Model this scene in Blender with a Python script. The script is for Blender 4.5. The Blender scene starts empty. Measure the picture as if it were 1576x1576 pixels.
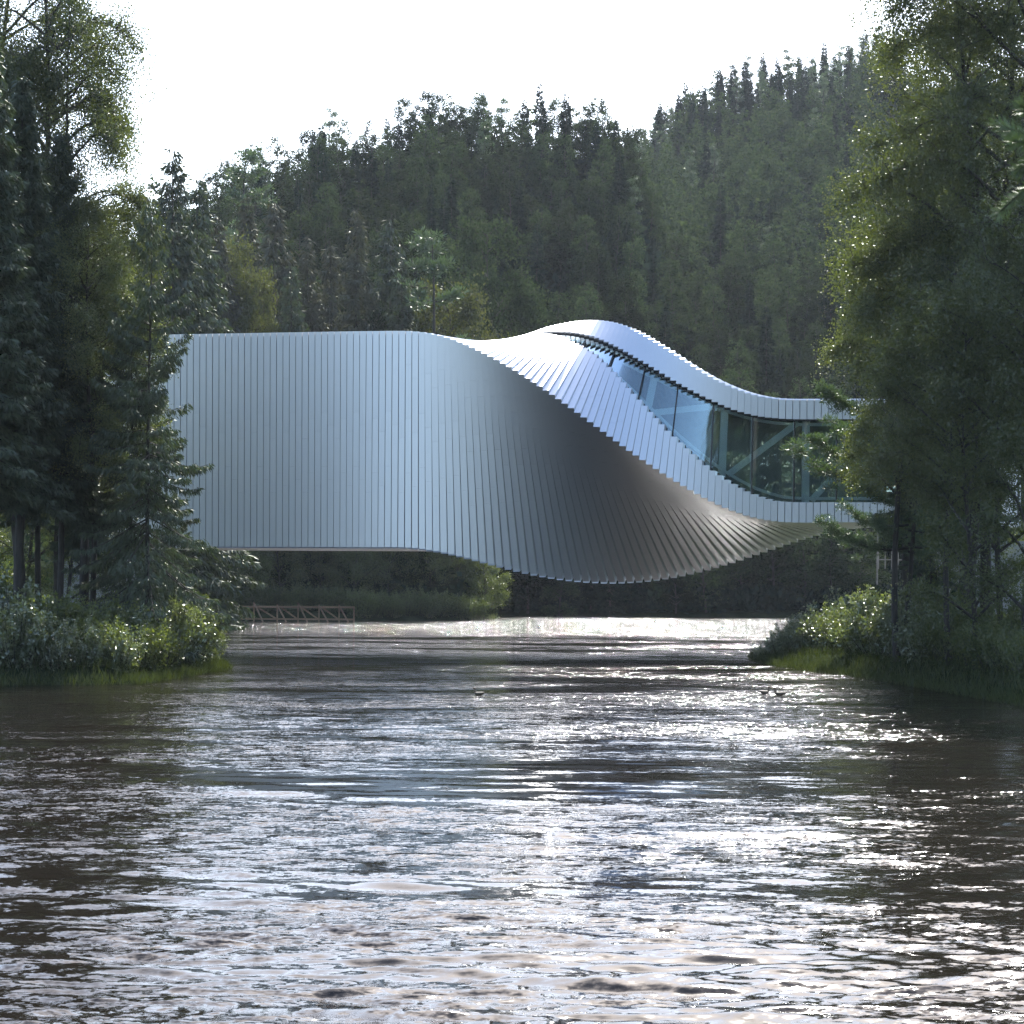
import bpy, math, random
import numpy as np
from mathutils import Vector, Matrix
R = math.radians
rng = np.random.default_rng(7)
random.seed(7)
sc = bpy.context.scene
col = sc.collection

# ------------------------------------------------------------------ camera
FPX = 3600.0            # focal length in pixels of the 1576 px photograph
CAMH = 4.0
cd = bpy.data.cameras.new('camera'); cam = bpy.data.objects.new('camera', cd); col.objects.link(cam)
cd.sensor_width = 36.0; cd.lens = FPX / 1576.0 * 36.0
cd.shift_y = 112.0 / 1576.0
cd.clip_start = 0.5; cd.clip_end = 6000.0
cam.location = (0, 0, CAMH)
cam.rotation_euler = (R(90), R(-0.34), 0)
cd.dof.use_dof = True; cd.dof.focus_distance = 125.0; cd.dof.aperture_fstop = 9.0
sc.camera = cam

# ------------------------------------------------------------------ sky, sun, exposure
SUN_EL, SUN_AZ = 43.0, 9.0          # degrees above the horizon, degrees right of the view axis
world = bpy.data.worlds.new('World'); sc.world = world; world.use_nodes = True
wn = world.node_tree.nodes; wl = world.node_tree.links; wn.clear()
sky = wn.new('ShaderNodeTexSky'); sky.sky_type = 'NISHITA'; sky.sun_disc = False
sky.sun_elevation = R(SUN_EL); sky.sun_rotation = R(SUN_AZ)
sky.air_density = 1.0; sky.dust_density = 1.4; sky.ozone_density = 1.4
bg = wn.new('ShaderNodeBackground'); bg.inputs['Strength'].default_value = 0.138
wo = wn.new('ShaderNodeOutputWorld')
wl.new(sky.outputs[0], bg.inputs[0]); wl.new(bg.outputs[0], wo.inputs[0])
ld = bpy.data.lights.new('sun', 'SUN'); ld.energy = 5.0; ld.angle = R(0.53); ld.color = (1.0, 0.98, 0.94)
sun = bpy.data.objects.new('sun', ld); col.objects.link(sun)
sdir = Vector((math.sin(R(SUN_AZ)) * math.cos(R(SUN_EL)), math.cos(R(SUN_AZ)) * math.cos(R(SUN_EL)), math.sin(R(SUN_EL))))
sun.rotation_euler = sdir.to_track_quat('Z', 'Y').to_euler()
sun.location = (40, 200, 150)
sc.view_settings.view_transform = 'Standard'; sc.view_settings.look = 'None'
sc.view_settings.gamma = 1.0; sc.view_settings.use_curve_mapping = False
sc.view_settings.exposure = 1.6
cy = sc.cycles
cy.max_bounces = 8; cy.diffuse_bounces = 3; cy.glossy_bounces = 4; cy.transmission_bounces = 6
cy.transparent_max_bounces = 12; cy.volume_bounces = 0
cy.sample_clamp_indirect = 25.0; cy.blur_glossy = 1.0
cy.use_denoising = True; cy.denoising_prefilter = 'NONE'

# ------------------------------------------------------------------ helpers
def px(u, D):                       # lateral metres of photo column u at depth D
    return (u - 788.0) / FPX * D

def link(name, me, parent=None, loc=None):
    o = bpy.data.objects.new(name, me); col.objects.link(o)
    if parent is not None: o.parent = parent
    if loc is not None: o.location = loc
    return o

def tag(o, label=None, cat=None, group=None, kind=None):
    if label: o['label'] = label
    if cat: o['category'] = cat
    if group: o['group'] = group
    if kind: o['kind'] = kind
    return o

def np_mesh(name, verts, quads=None, tris=None, mats=(), mat_idx=None, smooth=False):
    verts = np.asarray(verts, dtype=np.float32).reshape(-1, 3)
    nq = 0 if quads is None else len(quads); nt = 0 if tris is None else len(tris)
    me = bpy.data.meshes.new(name)
    me.vertices.add(len(verts)); me.vertices.foreach_set('co', verts.ravel())
    loops = []
    if nq: loops.append(np.asarray(quads, dtype=np.int32).ravel())
    if nt: loops.append(np.asarray(tris, dtype=np.int32).ravel())
    loops = np.concatenate(loops)
    starts = np.concatenate([np.arange(nq) * 4, nq * 4 + np.arange(nt) * 3]).astype(np.int32)
    tot = np.concatenate([np.full(nq, 4), np.full(nt, 3)]).astype(np.int32)
    me.loops.add(len(loops)); me.loops.foreach_set('vertex_index', loops)
    me.polygons.add(nq + nt); me.polygons.foreach_set('loop_start', starts); me.polygons.foreach_set('loop_total', tot)
    for m in mats: me.materials.append(m)
    if mat_idx is not None: me.polygons.foreach_set('material_index', np.asarray(mat_idx, dtype=np.int32))
    if smooth: me.polygons.foreach_set('use_smooth', np.ones(nq + nt, dtype=bool))
    me.update(calc_edges=True); me.validate()
    return me

class MB:                            # collects polygons, then one mesh
    def __init__(s): s.v = []; s.f = []; s.m = []
    def add(s, vs, fs, m=0):
        b = len(s.v); s.v += [tuple(v) for v in vs]; s.f += [tuple(i + b for i in f) for f in fs]; s.m += [m] * len(fs)
    def prism(s, lo, hi, m=0):       # lo, hi: equal length closed loops
        n = len(lo); fs = [tuple(range(n)), tuple(range(2 * n - 1, n - 1, -1))]
        fs += [(k, k + n, (k + 1) % n + n, (k + 1) % n) for k in range(n)]
        s.add(list(lo) + list(hi), fs, m)
    def box(s, c, sx, sy, sz, m=0, rot=None):
        vs = [Vector((a * sx / 2, b * sy / 2, d * sz / 2)) for d in (-1, 1) for b in (-1, 1) for a in (-1, 1)]
        if rot is not None: vs = [rot @ v for v in vs]
        vs = [v + Vector(c) for v in vs]
        s.add(vs, [(0, 2, 3, 1), (4, 5, 7, 6), (0, 1, 5, 4), (2, 6, 7, 3), (0, 4, 6, 2), (1, 3, 7, 5)], m)
    def bar(s, a, b, w, t, m=0, up=Vector((0, 0, 1))):
        a = Vector(a); b = Vector(b); d = (b - a); L = d.length; d.normalize()
        x = d.cross(up)
        if x.length < 1e-4: x = Vector((1, 0, 0))
        x.normalize(); y = x.cross(d)
        c = [x * (w / 2) + y * (t / 2), x * (-w / 2) + y * (t / 2), x * (-w / 2) - y * (t / 2), x * (w / 2) - y * (t / 2)]
        s.prism([a + q for q in c], [b + q for q in c], m)
    def tube(s, pts, rad, n=6, m=0):
        pts = [Vector(p) for p in pts]; rings = []
        for k, p in enumerate(pts):
            d = (pts[min(k + 1, len(pts) - 1)] - pts[max(k - 1, 0)]).normalized()
            x = d.cross(Vector((0.03, 1, 0.02))).normalized(); y = d.cross(x)
            r = rad[k] if hasattr(rad, '__len__') else rad
            rings.append([p + (x * math.cos(2 * math.pi * j / n) + y * math.sin(2 * math.pi * j / n)) * r for j in range(n)])
        vs = [v for r in rings for v in r]; fs = []
        for k in range(len(pts) - 1):
            for j in range(n):
                fs.append((k * n + j, k * n + (j + 1) % n, (k + 1) * n + (j + 1) % n, (k + 1) * n + j))
        fs.append(tuple(range(n - 1, -1, -1))); fs.append(tuple((len(pts) - 1) * n + j for j in range(n)))
        s.add(vs, fs, m)
    def mesh(s, name, mats, smooth=False):
        me = bpy.data.meshes.new(name); me.from_pydata([tuple(v) for v in s.v], [], s.f)
        for m in mats: me.materials.append(m)
        me.polygons.foreach_set('material_index', s.m)
        if smooth: me.polygons.foreach_set('use_smooth', [True] * len(s.f))
        me.update(); return me
    def build(s, name, mats, parent=None, smooth=False, loc=None):
        return link(name, s.mesh(name, mats if isinstance(mats, (list, tuple)) else [mats], smooth), parent, loc)

# ------------------------------------------------------------------ materials
def mat(name):
    m = bpy.data.materials.new(name); m.use_nodes = True
    m.node_tree.nodes.clear()
    return m, m.node_tree.nodes, m.node_tree.links
def nd(ns, t, **kw):
    n = ns.new(t)
    for k, v in kw.items():
        if k in n.inputs: n.inputs[k].default_value = v
        else: setattr(n, k, v)
    return n
def ramp(ns, stops):
    r = ns.new('ShaderNodeValToRGB'); e = r.color_ramp.elements
    while len(e) > 1: e.remove(e[-1])
    e[0].position = stops[0][0]; e[0].color = (*stops[0][1], 1)
    for p, c in stops[1:]:
        x = e.new(p); x.color = (*c, 1)
    return r
def principled(name, c1, c2, scale=3.0, rough=0.7, metal=0.0, bump=0.0, bscale=None, spec=0.5, stretch=(1, 1, 1), objrand=0.0, detail=5.0):
    m, ns, ls = mat(name)
    out = ns.new('ShaderNodeOutputMaterial'); p = ns.new('ShaderNodeBsdfPrincipled')
    tc = ns.new('ShaderNodeTexCoord'); mp = ns.new('ShaderNodeMapping'); mp.inputs['Scale'].default_value = stretch
    ls.new(tc.outputs['Object'], mp.inputs[0])
    n = nd(ns, 'ShaderNodeTexNoise', Scale=scale, Detail=detail); ls.new(mp.outputs[0], n.inputs['Vector'])
    rp = ramp(ns, [(0.3, c1), (0.7, c2)]); ls.new(n.outputs[0], rp.inputs[0])
    csock = rp.outputs[0]
    if objrand:
        oi = ns.new('ShaderNodeObjectInfo'); mr = ns.new('ShaderNodeMapRange')
        mr.inputs['To Min'].default_value = 1 - objrand; mr.inputs['To Max'].default_value = 1 + objrand
        ls.new(oi.outputs['Random'], mr.inputs[0])
        hs = ns.new('ShaderNodeHueSaturation'); ls.new(csock, hs.inputs['Color']); ls.new(mr.outputs[0], hs.inputs['Value'])
        csock = hs.outputs[0]
    ls.new(csock, p.inputs['Base Color'])
    p.inputs['Roughness'].default_value = rough; p.inputs['Metallic'].default_value = metal
    p.inputs['Specular IOR Level'].default_value = spec
    if bump:
        n2 = nd(ns, 'ShaderNodeTexNoise', Scale=bscale or scale * 3, Detail=6.0); ls.new(mp.outputs[0], n2.inputs['Vector'])
        b = nd(ns, 'ShaderNodeBump', Strength=1.0, Distance=bump); ls.new(n2.outputs[0], b.inputs['Height']); ls.new(b.outputs[0], p.inputs['Normal'])
    ls.new(p.outputs[0], out.inputs[0])
    return m

def leaf_mat(name, c1, c2, trans=0.45, tcol=None, rough=0.38, var=0.25, gloss=0.10):
    m, ns, ls = mat(name)
    out = ns.new('ShaderNodeOutputMaterial')
    geo = ns.new('ShaderNodeNewGeometry'); oi = ns.new('ShaderNodeObjectInfo')
    rp = ramp(ns, [(0.0, c1), (1.0, c2)]); ls.new(geo.outputs['Random Per Island'], rp.inputs[0])
    hs = ns.new('ShaderNodeHueSaturation'); ls.new(rp.outputs[0], hs.inputs['Color'])
    mr = ns.new('ShaderNodeMapRange'); mr.inputs['To Min'].default_value = 1 - var; mr.inputs['To Max'].default_value = 1 + var
    ls.new(oi.outputs['Random'], mr.inputs[0]); ls.new(mr.outputs[0], hs.inputs['Value'])
    d = ns.new('ShaderNodeBsdfDiffuse'); ls.new(hs.outputs[0], d.inputs[0])
    t = ns.new('ShaderNodeBsdfTranslucent')
    tm = ns.new('ShaderNodeMixRGB'); tm.blend_type = 'MULTIPLY'; tm.inputs[0].default_value = 1.0
    tm.inputs[2].default_value = (*(tcol or (1.6, 1.7, 0.5)), 1); ls.new(hs.outputs[0], tm.inputs[1]); ls.new(tm.outputs[0], t.inputs[0])
    mx = ns.new('ShaderNodeMixShader'); mx.inputs[0].default_value = trans; ls.new(d.outputs[0], mx.inputs[1]); ls.new(t.outputs[0], mx.inputs[2])
    g = nd(ns, 'ShaderNodeBsdfGlossy', Roughness=rough); g.inputs['Color'].default_value = (0.9, 0.92, 0.85, 1)
    m2 = ns.new('ShaderNodeMixShader'); m2.inputs[0].default_value = gloss; ls.new(mx.outputs[0], m2.inputs[1]); ls.new(g.outputs[0], m2.inputs[2])
    ls.new(m2.outputs[0], out.inputs[0])
    return m

M = {}
# brushed anodised aluminium, slightly different from sheet to sheet
def alu():
    m, ns, ls = mat('brushed_aluminium')
    out = ns.new('ShaderNodeOutputMaterial'); p = ns.new('ShaderNodeBsdfPrincipled')
    oi = ns.new('ShaderNodeObjectInfo'); geo = ns.new('ShaderNodeNewGeometry')
    mr = ns.new('ShaderNodeMapRange'); mr.inputs['To Min'].default_value = 0.965; mr.inputs['To Max'].default_value = 1.03
    ls.new(geo.outputs['Random Per Island'], mr.inputs[0])
    tc = ns.new('ShaderNodeTexCoord')
    mp = ns.new('ShaderNodeMapping'); mp.inputs['Scale'].default_value = (6, 6, 0.4); ls.new(tc.outputs['Object'], mp.inputs[0])
    n = nd(ns, 'ShaderNodeTexNoise', Scale=2.0, Detail=4.0); ls.new(mp.outputs[0], n.inputs['Vector'])
    mr2 = ns.new('ShaderNodeMapRange'); mr2.inputs['To Min'].default_value = 0.97; mr2.inputs['To Max'].default_value = 1.03; ls.new(n.outputs[0], mr2.inputs[0])
    mu = nd(ns, 'ShaderNodeMath', operation='MULTIPLY'); ls.new(mr.outputs[0], mu.inputs[0]); ls.new(mr2.outputs[0], mu.inputs[1])
    hs = ns.new('ShaderNodeHueSaturation'); hs.inputs['Color'].default_value = (0.76, 0.765, 0.785, 1); ls.new(mu.outputs[0], hs.inputs['Value'])
    ls.new(hs.outputs[0], p.inputs['Base Color'])
    p.inputs['Metallic'].default_value = 1.0; p.inputs['Roughness'].default_value = 0.50
    p.inputs['Coat Weight'].default_value = 0.35; p.inputs['Coat Roughness'].default_value = 0.22; p.inputs['Coat IOR'].default_value = 1.5
    ls.new(p.outputs[0], out.inputs[0])
    return m
M['alu'] = alu()
M['liner_shade'] = principled('dark_joint_and_recess_shade', (0.012, 0.013, 0.015), (0.02, 0.021, 0.024), rough=0.8)  # joint backing, also colours the strip made as recess shade
M['inner'] = principled('gallery_interior', (0.30, 0.33, 0.32), (0.36, 0.39, 0.38), rough=0.8)
M['steel'] = principled('painted_steel', (0.80, 0.86, 0.87), (0.86, 0.91, 0.92), rough=0.5)
M['grey_metal'] = principled('galvanised_metal', (0.07, 0.075, 0.075), (0.11, 0.115, 0.115), rough=0.6)
M['mullion'] = principled('dark_mullion', (0.012, 0.014, 0.016), (0.02, 0.022, 0.025), rough=0.4)
M['concrete'] = principled('concrete', (0.22, 0.22, 0.21), (0.34, 0.33, 0.31), scale=1.5, rough=0.85, bump=0.02)
M['timber'] = principled('weathered_timber', (0.13, 0.078, 0.042), (0.27, 0.17, 0.095), scale=8, rough=0.8, stretch=(1, 1, 4), objrand=0.15)
M['rock'] = principled('grey_rock', (0.10, 0.10, 0.10), (0.26, 0.25, 0.24), scale=2.0, rough=0.85, bump=0.08)
M['bark'] = principled('dark_bark', (0.020, 0.017, 0.014), (0.055, 0.046, 0.038), scale=5, rough=0.9, bump=0.02, stretch=(1, 1, .3))
M['birch_bark'] = principled('birch_bark', (0.03, 0.027, 0.024), (0.15, 0.145, 0.135), scale=2.5, rough=0.75, stretch=(.6, .6, 2.2), detail=8)
M['soil'] = principled('forest_floor', (0.010, 0.014, 0.007), (0.026, 0.034, 0.016), scale=0.5, rough=1.0, bump=0.12, bscale=1.6, spec=0.0)
M['birch_leaf'] = leaf_mat('birch_leaf', (0.040, 0.050, 0.024), (0.068, 0.078, 0.034), trans=0.40, gloss=0.05)
M['yellow_leaf'] = leaf_mat('yellowing_birch_leaf', (0.052, 0.066, 0.024), (0.088, 0.096, 0.034), trans=0.45, gloss=0.08)
M['shrub_leaf'] = leaf_mat('willow_leaf', (0.058, 0.076, 0.036), (0.108, 0.122, 0.056), trans=0.42, gloss=0.12, rough=0.34)
M['hill_leaf'] = leaf_mat('hill_birch_leaf', (0.020, 0.033, 0.019), (0.040, 0.052, 0.028), trans=0.26, gloss=0.004, rough=.6, var=.5, tcol=(1.3, 1.4, 0.7))
M['hill_needle'] = leaf_mat('hill_needle', (0.010, 0.020, 0.014), (0.022, 0.035, 0.022), trans=0.12, gloss=0.006, rough=.6, tcol=(1.2, 1.3, 0.8))
M['mid_leaf'] = leaf_mat('muted_birch_leaf', (0.045, 0.055, 0.02), (0.075, 0.08, 0.028), trans=0.35, gloss=0.03, rough=.5, tcol=(1.3, 1.3, 0.6))
M['alder_leaf'] = leaf_mat('alder_leaf', (0.048, 0.062, 0.024), (0.080, 0.092, 0.032), trans=0.45, gloss=0.06)
M['needle'] = leaf_mat('spruce_needle', (0.026, 0.036, 0.02), (0.052, 0.064, 0.032), trans=0.18, tcol=(1.3, 1.5, 0.6), rough=0.5, gloss=0.06)
M['brown_needle'] = leaf_mat('old_spruce_needle', (0.032, 0.036, 0.02), (0.06, 0.058, 0.034), trans=0.18, tcol=(1.3, 1.3, 0.7), rough=0.5, gloss=0.05)
M['pine_needle'] = leaf_mat('pine_needle', (0.035, 0.060, 0.028), (0.065, 0.095, 0.045), trans=0.22, tcol=(1.4, 1.5, 0.6), rough=0.42, gloss=0.08)
M['grass'] = leaf_mat('bank_grass', (0.022, 0.03, 0.012), (0.042, 0.05, 0.018), trans=0.25, gloss=0.03)
M['duck'] = principled('duck_brown', (0.05, 0.035, 0.02), (0.14, 0.10, 0.06), scale=20, rough=0.7)
M['beak'] = principled('beak', (0.25, 0.14, 0.02), (0.3, 0.18, 0.04), rough=0.5)

def glass_mat():
    m, ns, ls = mat('tinted_glass')
    out = ns.new('ShaderNodeOutputMaterial')
    t = ns.new('ShaderNodeBsdfTransparent'); t.inputs[0].default_value = (0.86, 0.94, 0.95, 1)
    g = nd(ns, 'ShaderNodeBsdfGlossy', Roughness=0.02); g.inputs['Color'].default_value = (0.80, 0.92, 0.95, 1)
    lw = nd(ns, 'ShaderNodeFresnel', IOR=1.52)
    ad = nd(ns, 'ShaderNodeMath', operation='MULTIPLY_ADD'); ad.inputs[1].default_value = 1.2; ad.inputs[2].default_value = 0.13
    ls.new(lw.outputs[0], ad.inputs[0])
    mx = ns.new('ShaderNodeMixShader'); ls.new(ad.outputs[0], mx.inputs[0]); ls.new(t.outputs[0], mx.inputs[1]); ls.new(g.outputs[0], mx.inputs[2])
    ls.new(mx.outputs[0], out.inputs[0])
    return m
M['glass'] = glass_mat()

def water_mat():
    m, ns, ls = mat('river_water')
    out = ns.new('ShaderNodeOutputMaterial'); p = ns.new('ShaderNodeBsdfPrincipled')
    p.inputs['Base Color'].default_value = (0.009, 0.007, 0.005, 1)
    p.inputs['IOR'].default_value = 1.33; p.inputs['Roughness'].default_value = 0.07
    p.inputs['Specular IOR Level'].default_value = 0.5
    geo = ns.new('ShaderNodeNewGeometry')
    def vmath(op, a, b=None):
        v = ns.new('ShaderNodeVectorMath'); v.operation = op
        if hasattr(a, 'links'): ls.new(a, v.inputs[0])
        else: v.inputs[0].default_value = a
        if b is not None:
            if hasattr(b, 'links'): ls.new(b, v.inputs[1])
            else: v.inputs[1].default_value = b
        return v
    total = None
    # slope field: (stretch, scale, detail, amplitude x, amplitude y)
    for k, (st, scl, det, axx, ayy) in enumerate(WAVES):
        mp = ns.new('ShaderNodeMapping'); mp.inputs['Scale'].default_value = (st[0], st[1], 1); mp.inputs['Location'].default_value = (13.7 * k, 5.1 * k, 0)
        mp.inputs['Rotation'].default_value = (0, 0, R(st[2]))
        ls.new(geo.outputs['Position'], mp.inputs[0])
        n = nd(ns, 'ShaderNodeTexNoise', Scale=scl, Detail=det, Roughness=0.55, Distortion=0.3); ls.new(mp.outputs[0], n.inputs['Vector'])
        s = vmath('SUBTRACT', n.outputs['Color'], (0.5, 0.5, 0.5)); a = vmath('MULTIPLY', s.outputs[0], (axx, ayy, 0))
        sock = a.outputs[0]
        if k >= 2:
            ls_amp = AMP(ns, ls, geo) if k == 2 else ls_amp
            # near the bridge the surface itself carries the waves, so the fine slope field is weaker there
            near_k = ns.new('ShaderNodeMapRange'); near_k.inputs['From Min'].default_value = 25; near_k.inputs['From Max'].default_value = 95
            near_k.inputs['To Min'].default_value = 0.75 if k == 2 else 0.50; near_k.inputs['To Max'].default_value = 1.15
            sy = ns.new('ShaderNodeSeparateXYZ'); ls.new(geo.outputs['Position'], sy.inputs[0]); ls.new(sy.outputs['Y'], near_k.inputs[0])
            sm0 = ns.new('ShaderNodeVectorMath'); sm0.operation = 'SCALE'; ls.new(sock, sm0.inputs[0]); ls.new(near_k.outputs[0], sm0.inputs['Scale']); sock = sm0.outputs[0]
            sm = ns.new('ShaderNodeVectorMath'); sm.operation = 'SCALE'; ls.new(sock, sm.inputs[0]); ls.new(ls_amp, sm.inputs['Scale']); sock = sm.outputs[0]
        total = sock if total is None else vmath('ADD', total, sock).outputs[0]
    tt = vmath('ADD', total, geo.outputs['Normal'])
    nn = vmath('NORMALIZE', tt.outputs[0])
    ls.new(nn.outputs[0], p.inputs['Normal'])
    ls.new(p.outputs[0], out.inputs[0])
    return m
WAVES = [((0.30, 1.0, 5), 0.55, 3.0, 0.08, 0.25), ((0.22, 1.0, 3), 1.7, 2.0, 0.08, 0.30), ((0.40, 1.0, -4), 5.0, 3.0, 0.6, 1.3), ((0.55, 1.0, 9), 18.0, 2.0, 0.6, 1.4)]
def AMP(ns, ls, geo):               # smooth and ruffled patches of the current
    mp = ns.new('ShaderNodeMapping'); mp.inputs['Scale'].default_value = (0.075, 0.15, 1); mp.inputs['Rotation'].default_value = (0, 0, R(10)); ls.new(geo.outputs['Position'], mp.inputs[0])
    n = nd(ns, 'ShaderNodeTexNoise', Scale=1.0, Detail=4.0, Roughness=0.6, Distortion=0.8); ls.new(mp.outputs[0], n.inputs['Vector'])
    mr = ns.new('ShaderNodeMapRange'); mr.inputs['From Min'].default_value = 0.40; mr.inputs['From Max'].default_value = 0.62
    mr.inputs['To Min'].default_value = 0.14; mr.inputs['To Max'].default_value = 1.45
    ls.new(n.outputs[0], mr.inputs[0])
    # the rapids below the bridge run rougher
    sp = ns.new('ShaderNodeSeparateXYZ'); ls.new(geo.outputs['Position'], sp.inputs[0])
    m3 = ns.new('ShaderNodeMapRange'); m3.inputs['From Min'].default_value = 178; m3.inputs['From Max'].default_value = 198; m3.inputs['To Min'].default_value = 0; m3.inputs['To Max'].default_value = 1.7
    ls.new(sp.outputs['Y'], m3.inputs[0]); ad = nd(ns, 'ShaderNodeMath', operation='ADD'); ls.new(mr.outputs[0], ad.inputs[0]); ls.new(m3.outputs[0], ad.inputs[1])
    # a slick of smooth water in mid stream
    vs = ns.new('ShaderNodeVectorMath'); vs.operation = 'MULTIPLY_ADD'; vs.inputs[1].default_value = (1 / 9.0, 1 / 12.0, 0); vs.inputs[2].default_value = (-0.2, -50 / 12.0, 0)
    ls.new(geo.outputs['Position'], vs.inputs[0]); ln = ns.new('ShaderNodeVectorMath'); ln.operation = 'LENGTH'; ls.new(vs.outputs[0], ln.inputs[0])
    m4 = ns.new('ShaderNodeMapRange'); m4.interpolation_type = 'SMOOTHSTEP'; m4.inputs['From Min'].default_value = 0.3; m4.inputs['From Max'].default_value = 1.2; m4.inputs['To Min'].default_value = 0.5; m4.inputs['To Max'].default_value = 1.0
    ls.new(ln.outputs['Value'], m4.inputs[0]); mu = nd(ns, 'ShaderNodeMath', operation='MULTIPLY'); ls.new(ad.outputs[0], mu.inputs[0]); ls.new(m4.outputs[0], mu.inputs[1])
    return mu.outputs[0]
M['water'] = water_mat()
# ------------------------------------------------------------------ ground and river
CH = np.array([(-26, -90), (-21, 20), (-21.5, 60), (-19.7, 90), (-14.9, 92), (-13.4, 108), (-16.5, 125), (-20, 150), (-27, 200), (-31, 235), (-31, 247.5), (-17, 248.5), (-5, 261), (-4.6, 275), (-30, 296), (-160, 330),
               (-160, 372), (-20, 304), (0, 300), (38, 296), (80, 300), (160, 330), (160, 300), (60, 262), (36, 258), (22, 190), (17.5, 160), (14.6, 136), (13.3, 127), (13.6, 116), (15.2, 106), (16.3, 96), (17.3, 82), (18.5, 60), (18, 20), (20, -90)], float)
def seg_dist(P, A, B):
    d = B - A; t = np.clip(((P - A) @ d) / (d @ d), 0, 1); q = A + t[:, None] * d
    return np.hypot(*(P - q).T)
def bank_dist(X, Y):                # + on land, - in the river
    P = np.stack([X.ravel(), Y.ravel()], 1); D = np.full(len(P), 1e9); inside = np.zeros(len(P), bool)
    n = len(CH)
    for k in range(n):
        a, b = CH[k], CH[(k + 1) % n]
        D = np.minimum(D, seg_dist(P, a, b))
        c = ((a[1] > P[:, 1]) != (b[1] > P[:, 1]))
        with np.errstate(divide='ignore', invalid='ignore'):
            xi = (b[0] - a[0]) * (P[:, 1] - a[1]) / (b[1] - a[1]) + a[0]
        inside ^= c & (P[:, 0] < xi)
    return np.where(inside, -D, D).reshape(X.shape)
def sstep(x): x = np.clip(x, 0, 1); return x * x * (3 - 2 * x)
LU = [-400, 150, 230, 300, 400, 480, 560, 620, 740, 860, 960, 1060, 1200, 2000]
LY = [330, 300, 285, 300, 262, 225, 215, 185, 165, 172, 195, 420, 700, 800]
RU = [-2000, 500, 850, 975, 1050, 1150, 1260, 1340, 1576, 2600]
RY = [420, 380, 300, 215, 160, 118, 98, 75, 55, 40]
def vnoise(X, Y, s, seed):
    r = np.random.default_rng(seed); ph = r.uniform(0, 6.28, (6, 3)); o = 0
    for k in range(6):
        a = ph[k, 0]; o = o + np.sin((X * math.cos(a) + Y * math.sin(a)) / s * (0.7 + .25 * k) + ph[k, 1])
    return o / 6
def ground(X, Y):
    X = np.asarray(X, float); Y = np.asarray(Y, float)
    d = bank_dist(X, Y)
    h = np.where(d < 0, np.maximum(-1.8, d * 0.6), 0.55 * sstep(d / 1.5) + 1.3 * sstep(d / 14) + 1.8 * sstep((d - 10) / 60) + 0.12 * vnoise(X, Y, 2.5, 3) * sstep(d / 2))
    Ys = np.maximum(Y, 1.0); u = 788 + 3600 * X / Ys
    hl = 4 + (900 - np.interp(u, LU, LY)) * 430 / 3600 - 13.5
    hr = 4 + (900 - np.interp(u, RU, RY)) * 650 / 3600 - 13.5
    start = np.where(u < 720, 262, 306)
    A = np.maximum(hl, 0) * np.clip((Y - start) / (430 - start), 0, 1) ** 0.92
    A = np.where(Y > 430, np.maximum(hl, 0) * np.clip(1 - (Y - 430) / 250, 0.2, 1), A)
    B = hr * np.clip((Y - 306) / (650 - 306), 0, 1) ** 0.95
    B = np.where(Y > 650, hr * np.clip(1 - (Y - 650) / 900, 0.5, 1), B)
    far = np.maximum(A, B) + vnoise(X, Y, 14, 5) * 1.6 * sstep((Y - 315) / 50)
    back = 15 * sstep((-Y - 120) / 420)
    side = 28 * sstep((np.abs(X) - 60) / 240)
    hh = np.where(Y > 262, far, 0) + np.where(Y < 0, back, 0) + np.where(d > 0, side * sstep(d / 80), 0) * (Y < 300)
    return h + np.where(d > 0, hh, 0)
def gz(x, y): return float(ground(np.array([x]), np.array([y]))[0])
def warp(n, near, far, c): 
    t = np.linspace(-1, 1, n); return c + near * t + (far - near) * np.sign(t) * np.abs(t) ** 3.2
gx = np.unique(np.concatenate([warp(190, 60, 900, 0)]))
gy = np.unique(np.concatenate([np.linspace(-600, -20, 24), np.arange(-10, 60, 3.5), np.arange(60, 300, 1.3), np.linspace(301, 460, 60), np.linspace(470, 1300, 50)]))
GX, GY = np.meshgrid(gx, gy); GZ = ground(GX, GY)
nx, ny = len(gx), len(gy)
idx = np.arange(nx * ny).reshape(ny, nx)
quads = np.stack([idx[:-1, :-1], idx[:-1, 1:], idx[1:, 1:], idx[1:, :-1]], -1).reshape(-1, 4)
ter = link('ground', np_mesh('ground', np.stack([GX, GY, GZ], -1), quads, mats=[M['soil']], smooth=True))
tag(ter, kind='structure')
# river surface: real waves up to 150 m away, finer where it is nearer; flat sheets beyond and beside it
NR, NC = 720, 450
yy = np.linspace(4.0 / 150.0, 4.0 / 13.0, NR); Yr = 4.0 / yy           # rows even in steepness of view
tt = np.linspace(-0.34, 0.34, NC)
WX = Yr[:, None] * tt[None, :]; WY = np.repeat(Yr[:, None], NC, 1)
wr = np.random.default_rng(17); WZ = np.zeros_like(WX); step = np.gradient(Yr) * -1
amp = 0.55 + 0.45 * vnoise(WX * .6, WY, 5.0, 11) + 0.35 * vnoise(WX * .5, WY, 2.2, 12)
amp = np.clip(amp, 0.12, 1.3)
slick = np.clip((np.hypot((WX - 2) / 9, (WY - 50) / 12) - .3) / .9, 0, 1); amp *= 0.45 + 0.55 * slick
wxx = WX + 0.5 * vnoise(WX, WY, 4.0, 14); wyy = WY + 0.7 * vnoise(WX, WY, 5.0, 15)
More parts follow.
